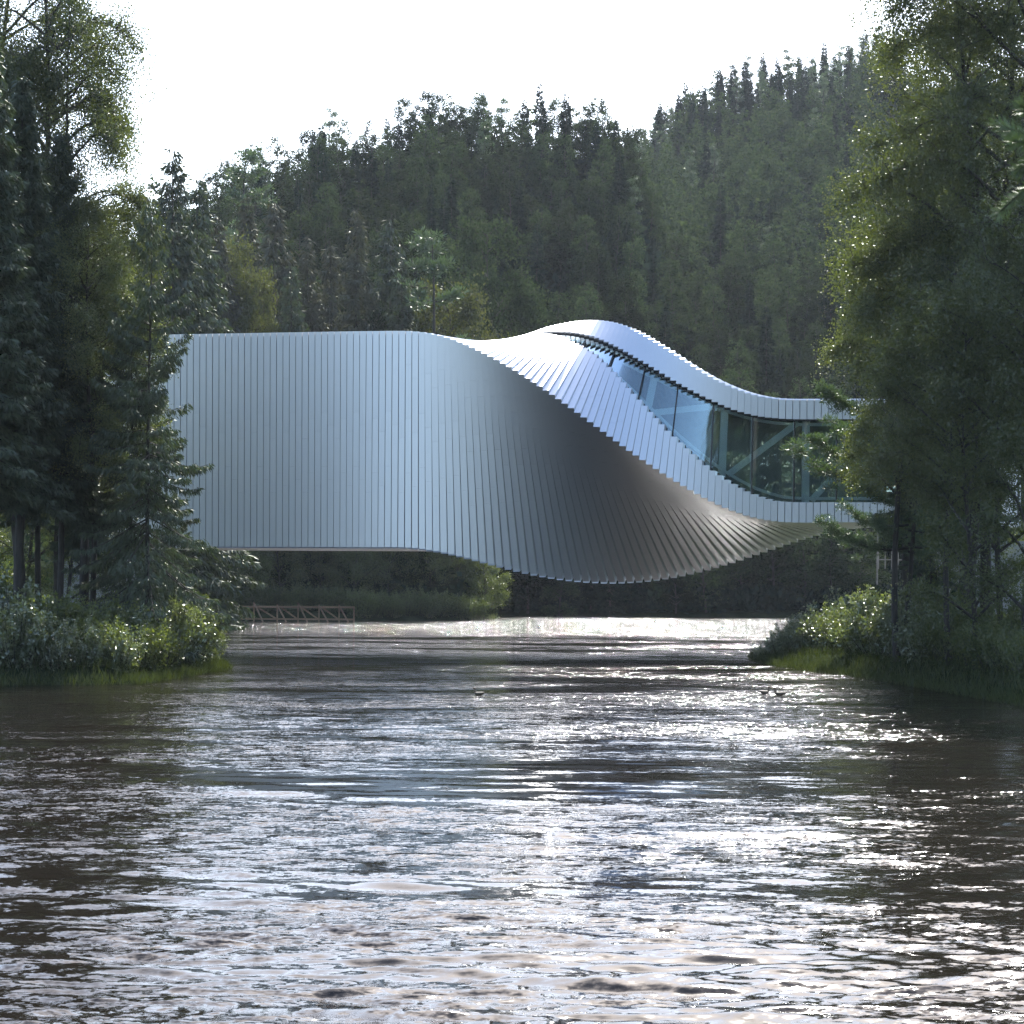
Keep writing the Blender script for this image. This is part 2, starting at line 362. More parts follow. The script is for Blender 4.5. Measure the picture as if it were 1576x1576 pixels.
for k in range(64):
    lam = 0.24 * (2.4 / 0.24) ** (k / 63.0) * wr.uniform(.9, 1.1); a = wr.normal(0, 0.33) + 0.05; ph = wr.uniform(0, 6.28)
    kx = 2 * math.pi / lam * math.sin(a); ky = 2 * math.pi / lam * math.cos(a)
    fade = np.clip((lam / np.maximum(np.abs(step), 1e-3) - 2.5) / 2.5, 0, 1)[:, None]
    if fade.max() <= 0: continue
    s = np.sin(kx * wxx + ky * wyy + ph)
    WZ += fade * (0.0056 * lam ** 0.52) * (2 * ((s + 1) / 2) ** 1.6 - 0.9)
WZ *= amp * np.clip((150 - WY) / 30, 0, 1) * np.clip((0.34 - np.abs(tt))[None, :] / .02, 0, 1)
print('wave slope', np.std(np.gradient(WZ, axis=0) / np.gradient(WY, axis=0)), WZ.std())
wi = np.arange(NR * NC).reshape(NR, NC)
wq = np.stack([wi[:-1, :-1], wi[:-1, 1:], wi[1:, 1:], wi[1:, :-1]], -1).reshape(-1, 4)[:, ::-1]
wv = np.stack([WX, WY, WZ], -1).reshape(-1, 3)
fl = np.array([(-400, 150, 0), (400, 150, 0), (400, 420, 0), (-400, 420, 0), (-400, -400, 0), (400, -400, 0), (400, 13, 0), (-400, 13, 0),
               (-.34 * 150, 150, 0), (-.34 * 13, 13, 0), (.34 * 150, 150, 0), (.34 * 13, 13, 0)], float)
b = len(wv); fq = np.array([(0, 1, 2, 3), (4, 5, 6, 7), (7, 9, 8, 0), (11, 6, 1, 10)]) + b
wm = np_mesh('river', np.concatenate([wv, fl]), np.concatenate([wq, fq]), mats=[M['water']], smooth=True)
tag(link('water', wm), kind='structure')
TAB=[
[5.146,5.146,5.146,5.146,5.146,5.146,5.132,5.118,5.104,5.092,5.079,5.067,5.056,5.045,5.034,5.025,5.015,5.007,4.998,4.991,4.984,4.977,4.972,4.966,4.962,4.958,4.955,4.952,4.95,4.949,4.949,4.949,4.95,4.952,4.955,4.959,4.965,4.971,4.977,4.983,4.988,4.99,4.99,4.987,4.981,4.973,4.965,4.959,4.955,4.956,4.962,5.005,5.054,5.109,5.171,5.239,5.313,5.391,5.47,5.551,5.631,5.71,5.787,5.864,5.94,6.016,6.09,6.162,6.232,6.299,6.362,6.421,6.476,6.525,6.57,6.61,6.646,6.677,6.704,6.727,6.747,6.762,6.773,6.78,6.781,6.778,6.768,6.752,6.731,6.704,6.673,6.637,6.598,6.557,6.515,6.471,6.425,6.379,6.33,6.28,6.228,6.174,6.119,6.061,6.002,5.987,5.972,5.955,5.938,5.919,5.901,5.883,5.864,5.846,5.828,5.81,5.791,5.773,5.754,5.735,5.715,5.696,5.676,5.655,5.635,5.614,5.614,5.614,5.614],
[14.332,14.332,14.332,14.332,14.332,14.332,14.336,14.34,14.345,14.349,14.353,14.357,14.361,14.365,14.369,14.373,14.377,14.381,14.385,14.388,14.392,14.396,14.399,14.403,14.407,14.41,14.414,14.417,14.421,14.424,14.428,14.431,14.435,14.438,14.442,14.446,14.45,14.453,14.456,14.459,14.461,14.464,14.467,14.471,14.475,14.48,14.483,14.482,14.473,14.452,14.417,14.363,14.29,14.201,14.095,13.975,13.841,13.695,13.539,13.373,13.199,13.016,12.825,12.626,12.42,12.206,11.986,11.759,11.528,11.292,11.051,10.807,10.559,10.306,10.05,9.789,9.524,9.257,8.987,8.716,8.445,8.176,7.909,7.646,7.386,7.13,6.877,6.629,6.383,6.141,5.903,5.67,5.443,5.224,5.015,4.816,4.63,4.458,4.302,4.162,4.039,3.935,3.848,3.78,3.729,3.693,3.672,3.662,3.661,3.665,3.672,3.679,3.685,3.69,3.693,3.696,3.698,3.701,3.703,3.705,3.708,3.711,3.714,3.717,3.72,3.723,3.723,3.723,3.723],
[5.064,5.064,5.064,5.064,5.064,5.064,5.049,5.036,5.023,5.01,4.998,4.986,4.975,4.965,4.954,4.945,4.936,4.927,4.919,4.912,4.905,4.899,4.894,4.889,4.885,4.881,4.879,4.877,4.876,4.875,4.874,4.874,4.874,4.874,4.876,4.879,4.885,4.896,4.911,4.932,4.956,4.98,5.001,5.013,5.015,5.003,4.977,4.935,4.88,4.813,4.738,4.656,4.565,4.461,4.341,4.202,4.044,3.866,3.669,3.454,3.222,2.973,2.711,2.436,2.151,1.859,1.561,1.259,0.952,0.642,0.329,0.013,-0.304,-0.623,-0.94,-1.255,-1.565,-1.869,-2.164,-2.452,-2.731,-3.003,-3.269,-3.53,-3.786,-4.036,-4.277,-4.507,-4.723,-4.923,-5.108,-5.276,-5.429,-5.569,-5.695,-5.809,-5.911,-5.999,-6.074,-6.138,-6.194,-6.244,-6.29,-6.332,-6.371,-6.406,-6.436,-6.462,-6.483,-6.502,-6.52,-6.538,-6.555,-6.574,-6.592,-6.61,-6.629,-6.647,-6.666,-6.685,-6.705,-6.724,-6.744,-6.765,-6.785,-6.806,-6.806,-6.806,-6.806],
[2.031,2.031,2.031,2.031,2.031,2.031,2.031,2.031,2.031,2.031,2.031,2.031,2.031,2.03,2.03,2.03,2.03,2.03,2.03,2.03,2.029,2.029,2.029,2.029,2.029,2.028,2.028,2.028,2.028,2.028,2.028,2.027,2.027,2.027,2.027,2.026,2.026,2.025,2.024,2.023,2.023,2.025,2.027,2.031,2.035,2.039,2.039,2.033,2.019,1.994,1.955,1.902,1.836,1.757,1.669,1.571,1.466,1.355,1.239,1.121,1.002,0.883,0.768,0.658,0.555,0.461,0.376,0.303,0.241,0.191,0.153,0.127,0.113,0.113,0.126,0.152,0.191,0.242,0.307,0.384,0.473,0.575,0.688,0.812,0.947,1.091,1.243,1.402,1.565,1.732,1.9,2.069,2.236,2.401,2.562,2.717,2.864,3.003,3.132,3.248,3.352,3.44,3.513,3.571,3.615,3.646,3.666,3.678,3.684,3.688,3.693,3.698,3.704,3.709,3.713,3.716,3.719,3.721,3.723,3.725,3.728,3.731,3.734,3.737,3.74,3.743,3.743,3.743,3.743],
[-5.604,-5.604,-5.604,-5.604,-5.604,-5.604,-5.618,-5.632,-5.646,-5.658,-5.671,-5.683,-5.694,-5.705,-5.716,-5.725,-5.735,-5.743,-5.752,-5.759,-5.766,-5.773,-5.778,-5.784,-5.788,-5.792,-5.795,-5.798,-5.8,-5.801,-5.801,-5.801,-5.8,-5.798,-5.795,-5.791,-5.785,-5.779,-5.773,-5.767,-5.762,-5.76,-5.76,-5.763,-5.768,-5.776,-5.785,-5.795,-5.802,-5.799,-5.776,-5.722,-5.632,-5.5,-5.325,-5.109,-4.853,-4.562,-4.244,-3.904,-3.551,-3.193,-2.839,-2.495,-2.162,-1.84,-1.526,-1.215,-0.906,-0.597,-0.286,0.027,0.342,0.66,0.981,1.305,1.629,1.954,2.277,2.595,2.907,3.208,3.498,3.773,4.033,4.277,4.505,4.717,4.914,5.098,5.27,5.429,5.574,5.704,5.816,5.909,5.982,6.034,6.066,6.08,6.076,6.058,6.029,5.996,5.966,5.942,5.923,5.906,5.888,5.868,5.847,5.824,5.802,5.779,5.757,5.735,5.712,5.689,5.666,5.643,5.619,5.594,5.57,5.545,5.519,5.494,5.494,5.494,5.494],
[14.332,14.332,14.332,14.332,14.332,14.332,14.336,14.34,14.345,14.349,14.353,14.357,14.361,14.365,14.369,14.373,14.377,14.381,14.385,14.388,14.392,14.396,14.399,14.403,14.407,14.41,14.414,14.417,14.421,14.424,14.428,14.431,14.435,14.438,14.442,14.446,14.45,14.453,14.456,14.458,14.461,14.464,14.468,14.473,14.479,14.483,14.482,14.473,14.458,14.445,14.445,14.474,14.535,14.631,14.754,14.897,15.049,15.2,15.337,15.454,15.545,15.611,15.658,15.694,15.725,15.752,15.775,15.79,15.797,15.794,15.778,15.75,15.707,15.651,15.58,15.495,15.394,15.28,15.153,15.014,14.863,14.701,14.529,14.347,14.156,13.957,13.752,13.541,13.326,13.109,12.893,12.678,12.467,12.262,12.064,11.874,11.694,11.525,11.369,11.229,11.105,11,10.916,10.851,10.805,10.775,10.759,10.753,10.755,10.761,10.768,10.775,10.781,10.786,10.79,10.793,10.797,10.8,10.804,10.807,10.811,10.815,10.82,10.824,10.828,10.833,10.833,10.833,10.833]]
# ------------------------------------------------------------------ the twisting gallery bridge
def interp_row(row, i): return float(np.interp(i, np.arange(-50, 79), TAB[row]))
def anchor(i):
    if i < 0:
        q = 9 * (1 - math.exp(i / 9.0)); return X0 + 0.372 * i, Z0 + 0.055 * (-i - q) - 0.012 * q
    if i > 54: return X0 + 0.4 * i * math.cos(-0.03), Z0 + 0.4 * 54 * math.sin(0.03)
    return X0 + 0.4 * i * math.cos(-0.03), Z0 + 0.4 * i * math.sin(0.03)
X0, Z0 = -3.29, 138.4
def alpha(i): return 0.37 + 0.18 * min(max(i / 54.0, 0), 1)
def P3(q, i, sh=0.0):               # section point (toward viewer, up) of section i, slid sh slices back along the bridge
    xa, za = anchor(i)
    if sh:
        xb, zb = anchor(i - 1); xa += (xb - xa) * sh; za += (zb - za) * sh
    a = alpha(i)
    return Vector((xa - q[0] * math.sin(a), za - q[0] * math.cos(a), CAMH + q[1]))
def sect(i):
    A = np.array([interp_row(0, i), interp_row(1, i)]); B = np.array([interp_row(2, i), interp_row(3, i)]); C = np.array([interp_row(4, i), interp_row(5, i)])
    return A, B, C, B + C - A
G0I = [8, 10, 13, 16, 18, 20, 24, 31, 38, 45, 50, 54, 80]; G0V = [.822, .795, .75, .712, .677, .651, .61, .485, .355, .25, .195, .165, .158]
G1I = [8, 12, 18, 22, 26, 31, 38, 45, 54, 80]; G1V = [.824, .828, .806, .787, .771, .764, .776, .808, .835, .832]
GSTART = 9
def g0(i): return float(np.interp(i, G0I, G0V))
def g1(i): return float(np.interp(i, G1I, G1V))
bridge = bpy.data.objects.new('gallery_bridge', None); col.objects.link(bridge)
bridge.location = (0, Z0, 0)
tag(bridge, 'twisting aluminium clad bridge building spanning the river with a sweeping glass ribbon', 'bridge')
BO = Vector((0, Z0, 0))
JG = 0.09     # share of a slice left open as joint
def strip(mb, i, poly, m=0, a=0.0, b=1.0):
    lo = [P3(q, i, b) - BO for q in poly]; hi = [P3(q, i, a) - BO for q in poly]
    mb.prism(lo, hi, m)
def segs(p, q, inn, i, seed, count):
    # outer edge p->q with inner edge inn(p side), inn(q side); staggered cross joints
    L = np.hypot(*(q - p)); r = random.Random(seed * 977 + i * 31)
    cuts = [0.0]
    if count > 1 and L > 3.5:
        ph = ((i * 2) % 5) / 5.0
        for k in range(1, count):
            cuts.append(min(0.95, max(0.05, (k - 0.5 + 0.6 * ph) / count)))
    cuts.append(1.0)
    g = 0.004 / L
    out = []
    for k in range(len(cuts) - 1):
        a = cuts[k] + (g if k else 0); b = cuts[k + 1] - (g if k < len(cuts) - 2 else 0)
        out.append([p + (q - p) * a, p + (q - p) * b, inn[0] + (inn[1] - inn[0]) * b, inn[0] + (inn[1] - inn[0]) * a])
    return out
DEP = 0.62
und = MB(); bak = MB(); lin = MB()
for i in range(-49, 79):
    A, B, C, D = sect(i)
    uB = (B - A) / np.hypot(*(B - A)); uC = (C - A) / np.hypot(*(C - A))
    Ai = A + DEP * (uB + uC); Bi = B + DEP * (-uB + uC); Ci = C + DEP * (uB - uC); Di = D + DEP * (-uB - uC)
    e = 0.004
    # wall panel on the face that starts upright and turns into the underside
    mb = MB()
    for s in segs(A, B - uB * 0.07, (Ai - uC * e, Bi - uC * e), i, 1, 4): strip(mb, i, s, 0, 0.0, 1 - JG)
    mb.build('wall_panel', [M['alu']], bridge)
    # panels on the face that starts as roof and turns to face the river
    opened = i >= GSTART
    if opened:
        f0, f1 = g0(i), g1(i)
        G0 = A + (C - A) * f0; G1 = A + (C - A) * f1
        mb = MB()
        for s in segs(A + uC * 0.001, G0, (Ai - uB * e, G0 + DEP * uB), i, 2, 2): strip(mb, i, s, 0, 0.0, 1 - JG)
        mb.build('lower_fascia_panel', [M['alu']], bridge)
        mb = MB()
        strip(mb, i, [G1, C - uC * 0.07, C + uB * 0.07 - uC * 0.0, Ci - uB * e, G1 + DEP * uB], 0, 0.0, 1 - JG)
        mb.build('upper_fascia_panel', [M['alu']], bridge)
    else:
        mb = MB()
        for s in segs(A + uC * 0.001, C - uC * 0.07, (Ai - uB * e, Ci - uB * e), i, 3, 3): strip(mb, i, s, 0, 0.0, 1 - JG)
        mb.build('roof_panel', [M['alu']], bridge)
    # the two faces turned away: joined cladding
    strip(und, i, [B, D, Di, Bi], 0, 0.0, 1 - JG)
    strip(bak, i, [C + uB * 0.08, D - uB * 0.01, Di - uB * e, Ci + uB * e], 0, 0.0, 1 - JG)
    # dark backing behind every joint, plus a dark strip as recess shade
    def inn(p, q, d0, d1, nrm): return [p + nrm * d0, q + nrm * d0, q + nrm * d1, p + nrm * d1]
    l0, l1 = 0.30, 0.60
    strip(lin, i, inn(A + uB * l0, B - uB * l0, l0, l1, uC), 0, -0.02, 1.02)
    strip(lin, i, inn(B + uC * l1, D - uC * l1, l0, l1, -uB), 0, -0.02, 1.02)
    strip(lin, i, inn(C + uB * l1, D - uB * l1, l0, l1, -uC), 0, -0.02, 1.02)
    if opened:
        strip(lin, i, inn(A + uC * l1, G0 - uC * 0.03, l0, l1, uB), 0, -0.02, 1.02)
        strip(lin, i, [G1 + uB * 0.10 + uC * 0.02, G1 + uB * 0.10 - uC * 0.09, G1 + uB * 0.24 - uC * 0.09, G1 + uB * 0.24 + uC * 0.02], 0, 0.0, 1.0)  # dark strip standing in for the shade of the recess above the glass
        strip(lin, i, inn(G1 + uC * 0.03, C - uC * l1, l0, l1, uB), 0, -0.02, 1.02)
    else:
        strip(lin, i, inn(A + uC * l1, C - uC * l1, l0, l1, uB), 0, -0.02, 1.02)
tag(und.build('underside_cladding', [M['alu']], bridge), kind='stuff')
tag(bak.build('back_cladding', [M['alu']], bridge), kind='stuff')
lin.build('lining_and_recess_shade', [M['liner_shade']], bridge)
# end walls
for i in (-49, 78):
    A, B, C, D = sect(i); mb = MB()
    strip(mb, i, [A + (D - A) * .04, B + (C - B) * .04, D + (A - D) * .04, C + (B - C) * .04], 0, 0.2 if i < 0 else 0.0, 0.9 if i < 0 else 0.6)
    mb.build('end_wall', [M['alu']], bridge)
# glass panes, mullions, steelwork behind
MUL = [20, 26, 32, 38, 44, 50, 56, 62, 68, 74]
def gpt(i, f, dep):                 # point on the ribbon face at fraction f, set back dep
    A, B, C, D = sect(i); uB = (B - A) / np.hypot(*(B - A))
    return A + (C - A) * f + uB * dep
edges = [GSTART] + MUL + [78]
for a, b in zip(edges[:-1], edges[1:]):
    vs = []; fs = []; ks = [a + (b - a) * t / 24.0 for t in range(25)]
    for dep in (0.42, 0.445):
        for k in ks:
            vs.append(P3(gpt(k, g0(k) - 0.02, dep), k) - BO); vs.append(P3(gpt(k, g1(k) + 0.02, dep), k) - BO)
    n = len(ks) * 2
    for t in range(24):
        q = (2 * t, 2 * t + 1, 2 * t + 3, 2 * t + 2); fs.append(q); fs.append(tuple(n + v for v in reversed(q)))
    vs = vs + vs                     # separate vertices for the thin edges keep the sheets' shading flat
    for t in range(24):
        fs.append((2 * n + 2 * t, 2 * n + 2 * t + 2, 3 * n + 2 * t + 2, 3 * n + 2 * t)); fs.append((2 * n + 2 * t + 1, 3 * n + 2 * t + 1, 3 * n + 2 * t + 3, 2 * n + 2 * t + 3))
    mb = MB(); mb.add(vs, fs); mb.build('glass_pane', [M['glass']], bridge, True)
for k in MUL:
    mb = MB(); a = P3(gpt(k, g0(k) - 0.03, 0.30), k) - BO; b = P3(gpt(k, g1(k) + 0.03, 0.30), k) - BO
    mb.bar(a, b, 0.05 if k == 20 else 0.08, 0.14, up=Vector((0, 1, 0))); mb.build('mullion', [M['mullion']], bridge)
dp = 1.15
for k in (32, 44, 56, 68):
    kk = k + 0.75
    mb = MB(); mb.bar(P3(gpt(kk, g0(kk) - 0.05, dp), kk) - BO, P3(gpt(kk, g1(kk) + 0.05, dp), kk) - BO, 0.42, 0.30, up=Vector((0, 1, 0)))
    mb.build('truss_post', [M['steel']], bridge)
    if k + 12 <= 78:
        k2 = k + 1.6; k3 = k + 11.6
        mb = MB(); mb.bar(P3(gpt(k2, g0(k2) + 0.02, dp), k2) - BO, P3(gpt(k3, g1(k3) - 0.02, dp), k3) - BO, 0.36, 0.30, up=Vector((0, 1, 0)))
        mb.build('truss_diagonal', [M['steel']], bridge)
for nm, f in (('bottom', g0), ('top', g1)):
    mb = MB(); sg = 1 if nm == 'bottom' else -1
    for k in range(14, 77):
        o = 0.035 * sg
        mb.bar(P3(gpt(k, f(k) + o, dp - .2), k) - BO, P3(gpt(k + 1.02, f(k + 1.02) + o, dp - .2), k + 1.02) - BO, 0.16, 0.22, up=Vector((0, 1, 0)))
    mb.build('truss_chord', [M['steel']], bridge)
mb = MB()                           # inner walls of the gallery, seen through the glass
IN = 0.95
for k in range(10, 77):
    def ring(kk):
        A, B, C, D = sect(kk); uB = (B - A) / np.hypot(*(B - A)); uC = (C - A) / np.hypot(*(C - A))
        L0 = np.hypot(*(C - A)); a0 = max(IN, g0(kk) * L0 - .04); a1 = min(L0 - IN, g1(kk) * L0 + .04)
        q = [A + uC * a0 + uB * .66, A + uC * IN * .8 + uB * IN * .8, B + uC * IN - uB * IN, D - uC * IN - uB * IN, C - uC * IN * .8 + uB * IN * .8, A + uC * a1 + uB * .66]
        return [P3(p, kk) - BO for p in q]
    r0, r1 = ring(k), ring(k + 1)
    for t in range(5): mb.add([r0[t], r0[t + 1], r1[t + 1], r1[t]], [(0, 1, 2, 3)])
mb.build('inner_wall', [M['inner']], bridge)
mb = MB()                           # gallery floor seen through the glass
for k in range(20, 77, 1):
    A, B, C, D = sect(k); uB = (B - A) / np.hypot(*(B - A)); uC = (C - A) / np.hypot(*(C - A))
    strip(mb, k, [A + uC * 0.75 + uB * 1.6, B + uC * 0.75 - uB * 0.8, B + uC * 0.9 - uB * 0.8, A + uC * 0.9 + uB * 1.6], 0, 0, 1)
    strip(mb, k, [A + uC * 0.9 + uB * 4.6, A + uC * 5.8 + uB * 4.6, A + uC * 5.8 + uB * 4.75, A + uC * 0.9 + uB * 4.75], 0, 0, 1)
mb.build('gallery_floor', [M['inner']], bridge)
# abutments
mb = MB(); mb.box((0, 0, 1.5), 4.5, 10, 7.6); o = mb.build('bridge_abutment', [M['concrete']], loc=(-24.0, 141.0, 0.3))
tag(o, 'concrete abutment under the left end of the bridge behind the spruces', 'abutment')
mb = MB(); mb.box((0, 0, 1.5), 5.0, 12, 7.6); o = mb.build('bridge_abutment', [M['concrete']], loc=(29.0, 140.5, 1.4))
tag(o, 'concrete abutment under the right end of the bridge behind the birches', 'abutment')
# ------------------------------------------------------------------ vegetation generators (numpy leaf cards)
def unit(v): return v / np.maximum(np.linalg.norm(v, axis=-1, keepdims=True), 1e-9)
def cards(P, axis, side, ln, wd):
    """kite shaped leaves: P base point, axis long direction, side wide direction"""
    ln = np.asarray(ln)[:, None]; wd = np.asarray(wd)[:, None]
    a = P; b = P + axis * ln * .45 + side * wd * .5; c = P + axis * ln; d = P + axis * ln * .45 - side * wd * .5
    return np.stack([a, b, c, d], 1).reshape(-1, 3)
def rand_dirs(n, r): return unit(r.normal(size=(n, 3)))
def leaf_mesh(name, P, ax, ln, wd, m, r):
    s = unit(np.cross(ax, rand_dirs(len(P), r)))
    v = cards(P, ax, s, ln, wd); n = len(P)
    return np_mesh(name, v, np.arange(4 * n).reshape(n, 4), mats=[m])
def joined(name, parts, mats):      # parts: (verts, quads, material index)
    V = []; Q = []; I = []; b = 0
    for v, q, m in parts:
        V.append(v); Q.append(q + b); I.append(np.full(len(q), m)); b += len(v)
    return np_mesh(name, np.concatenate(V), np.concatenate(Q), mats=mats, mat_idx=np.concatenate(I))
def tubes(paths, rads, n=5):        # paths (k, p, 3), rads (k, p)
    paths = np.asarray(paths, float); rads = np.asarray(rads, float); K, Pn, _ = paths.shape
    d = np.gradient(paths, axis=1); d = unit(d); x = unit(np.cross(d, np.array([0.31, 0.9, 0.11]))); y = np.cross(d, x)
    t = np.arange(n) * 2 * np.pi / n
    ring = paths[:, :, None] + (x[:, :, None] * np.cos(t)[None, None, :, None] + y[:, :, None] * np.sin(t)[None, None, :, None]) * rads[:, :, None, None]
    V = ring.reshape(-1, 3); base = (np.arange(K)[:, None, None] * Pn + np.arange(Pn - 1)[None, :, None]) * n; j = np.arange(n)[None, None, :]
    j2 = (j + 1) % n
    Q = np.stack([base + j, base + j2, base + n + j2, base + n + j], -1).reshape(-1, 4)
    return V, Q
def curve_pts(P, k): return P[:, k]

def make_birch(name, H, Rc, ntwig, nleaf, lsize, seed, leafm, low=0.22, lean=0.0, barkm='birch_bark', shape=1.0, droop=1.0, twl=1.1, clump=0.16):
    r = np.random.default_rng(seed)
    tp = 9; th = np.linspace(0, 1, tp)
    trunk = np.stack([lean * H * th ** 1.5 + 0.02 * H * np.sin(th * 5 + seed), 0.02 * H * np.sin(th * 4 + 2 * seed), th * H * 0.97], 1)
    tr = 0.0072 * H * (1 - th) ** 0.8 + 0.012
    nl = max(14, int(26 + H * 0.5))
    f = np.sort(r.uniform(low, 0.97, nl)); az = np.arange(nl) * 2.4 + r.uniform(0, 1, nl)
    prof = np.sin(np.pi * np.clip((f - low * .7) / (1.06 - low * .7), 0, 1) ** (0.75 * shape)) ** 0.7
    L = Rc * prof * r.uniform(0.7, 1.15, nl) + 0.3
    t = np.linspace(0, 1, 7)[None, :]
    el = r.uniform(0.7, 1.15, nl)[:, None]
    horiz = L[:, None] * (t ** 0.9); vert = L[:, None] * (np.sin(el) * 1.25 * t - droop * 0.75 * t ** 2.6)
    bx = np.interp(f, th, trunk[:, 0]); by = np.interp(f, th, trunk[:, 1]); bz = f * H * 0.97
    wig = 0.10 * L[:, None] * np.sin(t * 5 + r.uniform(0, 6, nl)[:, None]) * t
    limbs = np.stack([bx[:, None] + np.cos(az)[:, None] * horiz - np.sin(az)[:, None] * wig, by[:, None] + np.sin(az)[:, None] * horiz + np.cos(az)[:, None] * wig, bz[:, None] + vert], -1)
    lr = (0.0035 * H * (1 - f)[:, None] + 0.02 + 0.006 * L[:, None]) * (1 - t * 0.85)
    Vt, Qt = tubes(trunk[None], tr[None], 8); Vl, Ql = tubes(limbs, lr, 5)
    # sub branches
    ns = ntwig
    li = r.choice(nl, ns, p=(L ** 1.6) / (L ** 1.6).sum()); tt = r.beta(2.2, 1.2, ns) * 0.92 + 0.08
    k = np.clip((tt * 6).astype(int), 0, 5); fr = tt * 6 - k
    P0 = limbs[li, k] * (1 - fr)[:, None] + limbs[li, k + 1] * fr[:, None]
    da = az[li] + r.normal(0, 0.9, ns); sl = (0.10 + 0.30 * r.random(ns)) * Rc * (1.05 - 0.5 * tt)
    Dv = np.stack([np.cos(da), np.sin(da), r.normal(0.25, 0.45, ns)], 1)
    P1 = P0 + Dv * sl[:, None]
    q = r.random(ns) < min(1.0, (420.0 if H > 16.5 or ns > 500 else 40.0) / ns)
    mid = (P0 + P1) / 2 + np.array([0, 0, 0.05]) * sl[:, None]
    P1b = P1 + np.array([0, 0, -0.5]) * droop * twl * 0.5
    sb = np.stack([P0[q], mid[q], P1[q], P1b[q]], 1); Vs, Qs = tubes(sb, np.tile([0.018, 0.013, 0.009, 0.004], (q.sum(), 1)) * (0.6 + H / 40), 3)
    # leaves
    m = nleaf; T = r.random((ns, m)); hang = (twl * r.uniform(0.5, 1.3, ns))[:, None]
    on = T < 0.35
    Pl = np.where(on[..., None], P0[:, None] + (P1 - P0)[:, None] * (T / 0.35)[..., None], P1[:, None] + np.stack([0 * T, 0 * T, -droop * hang * ((T - 0.35) / 0.65)], -1) + (Dv[:, None] * (0.25 * hang * (T - .35))[..., None]) * (1.6 - droop))
    Pl = Pl + r.normal(size=Pl.shape) * clump * (0.5 + T[..., None]); Pl = Pl.reshape(-1, 3); n = len(Pl)
    ax = unit(r.normal(size=(n, 3)) * 0.8 + np.array([0, 0, -0.6])); ln = lsize * r.uniform(0.7, 1.3, n)
    s = unit(np.cross(ax, rand_dirs(n, r))); Vf = cards(Pl, ax, s, ln, ln * 0.8)
    trunk_me = joined(name + '_wood', [(Vt, Qt, 0), (Vl, Ql, 1), (Vs, Qs, 1)], [M[barkm], M['bark']])
    crown_me = np_mesh(name + '_leaves', Vf, np.arange(4 * n).reshape(n, 4), mats=[M[leafm]])
    return trunk_me, crown_me

def make_spruce(name, H, Rb, whorl, per, ncard, seed, leafm, low=0.06, card=0.3, cw=0.055, hang=0.5, pw=0.85, gap=0.0):
    r = np.random.default_rng(seed)
    th = np.linspace(0, 1, 7); trunk = np.stack([0.004 * H * np.sin(th * 6 + seed), 0.004 * H * np.cos(th * 5), th * H], 1); tr = 0.0068 * H * (1 - th) + 0.012
    f = np.repeat(np.linspace(low, 0.985, whorl), per) + r.normal(0, 0.35 / whorl, whorl * per); f = np.clip(f, low * .8, 0.99); nb = len(f)
    if gap: keep = r.random(nb) > gap; f = f[keep]; nb = len(f)
    az = r.uniform(0, 2 * np.pi, nb)
    L = Rb * ((1 - f) ** pw) * r.uniform(0.55, 1.2, nb) * np.where(f < low + 0.12, 0.8, 1.0) + 0.12
    t = np.linspace(0, 1, 6)[None, :]
    up = np.clip((f - 0.55) * 1.6, -0.45, 0.7)[:, None]
    vert = L[:, None] * (up * t - 0.30 * t ** 1.5 * (1 - f)[:, None] + 0.22 * t ** 4)
    br = np.stack([np.cos(az)[:, None] * L[:, None] * t, np.sin(az)[:, None] * L[:, None] * t, f[:, None] * H + vert], -1)
    Vt, Qt = tubes(trunk[None], tr[None], 7); Vb, Qb = tubes(br, (0.012 + 0.010 * L[:, None]) * (1 - t * 0.85), 3)
    li = r.choice(nb, ncard, p=(L ** 1.25) / (L ** 1.25).sum()); tt = r.beta(1.6, 1.0, ncard)
    k = np.clip((tt * 5).astype(int), 0, 4); fr = tt * 5 - k
    P = br[li, k] * (1 - fr)[:, None] + br[li, k + 1] * fr[:, None]
    lat = np.stack([-np.sin(az[li]), np.cos(az[li]), 0 * tt], 1) * r.choice([-1, 1], ncard)[:, None]; rad = np.stack([np.cos(az[li]), np.sin(az[li]), 0 * tt], 1)
    Ls = L[li]; w = (0.32 * Ls * (1 - 0.75 * tt) + 0.06) * r.random(ncard)
    P = P + lat * w[:, None] + np.array([0, 0, -1]) * (hang * 0.35 * w * r.random(ncard))[:, None] + r.normal(size=P.shape) * 0.03
    ax = unit(lat * 0.6 + rad * 0.55 + np.array([0, 0, -1]) * (hang * r.uniform(0.3, 1.8, ncard))[:, None] + r.normal(size=P.shape) * 0.25)
    ln = card * r.uniform(0.6, 1.3, ncard); s = unit(np.cross(ax, rand_dirs(ncard, r)))
    # leader
    Vf = cards(P, ax, s, ln, cw * r.uniform(0.8, 1.4, ncard))
    trunk_me = joined(name + '_wood', [(Vt, Qt, 0), (Vb, Qb, 0)], [M['bark']])
    crown_me = np_mesh(name + '_needles', Vf, np.arange(4 * ncard).reshape(ncard, 4), mats=[M[leafm]])
    return trunk_me, crown_me

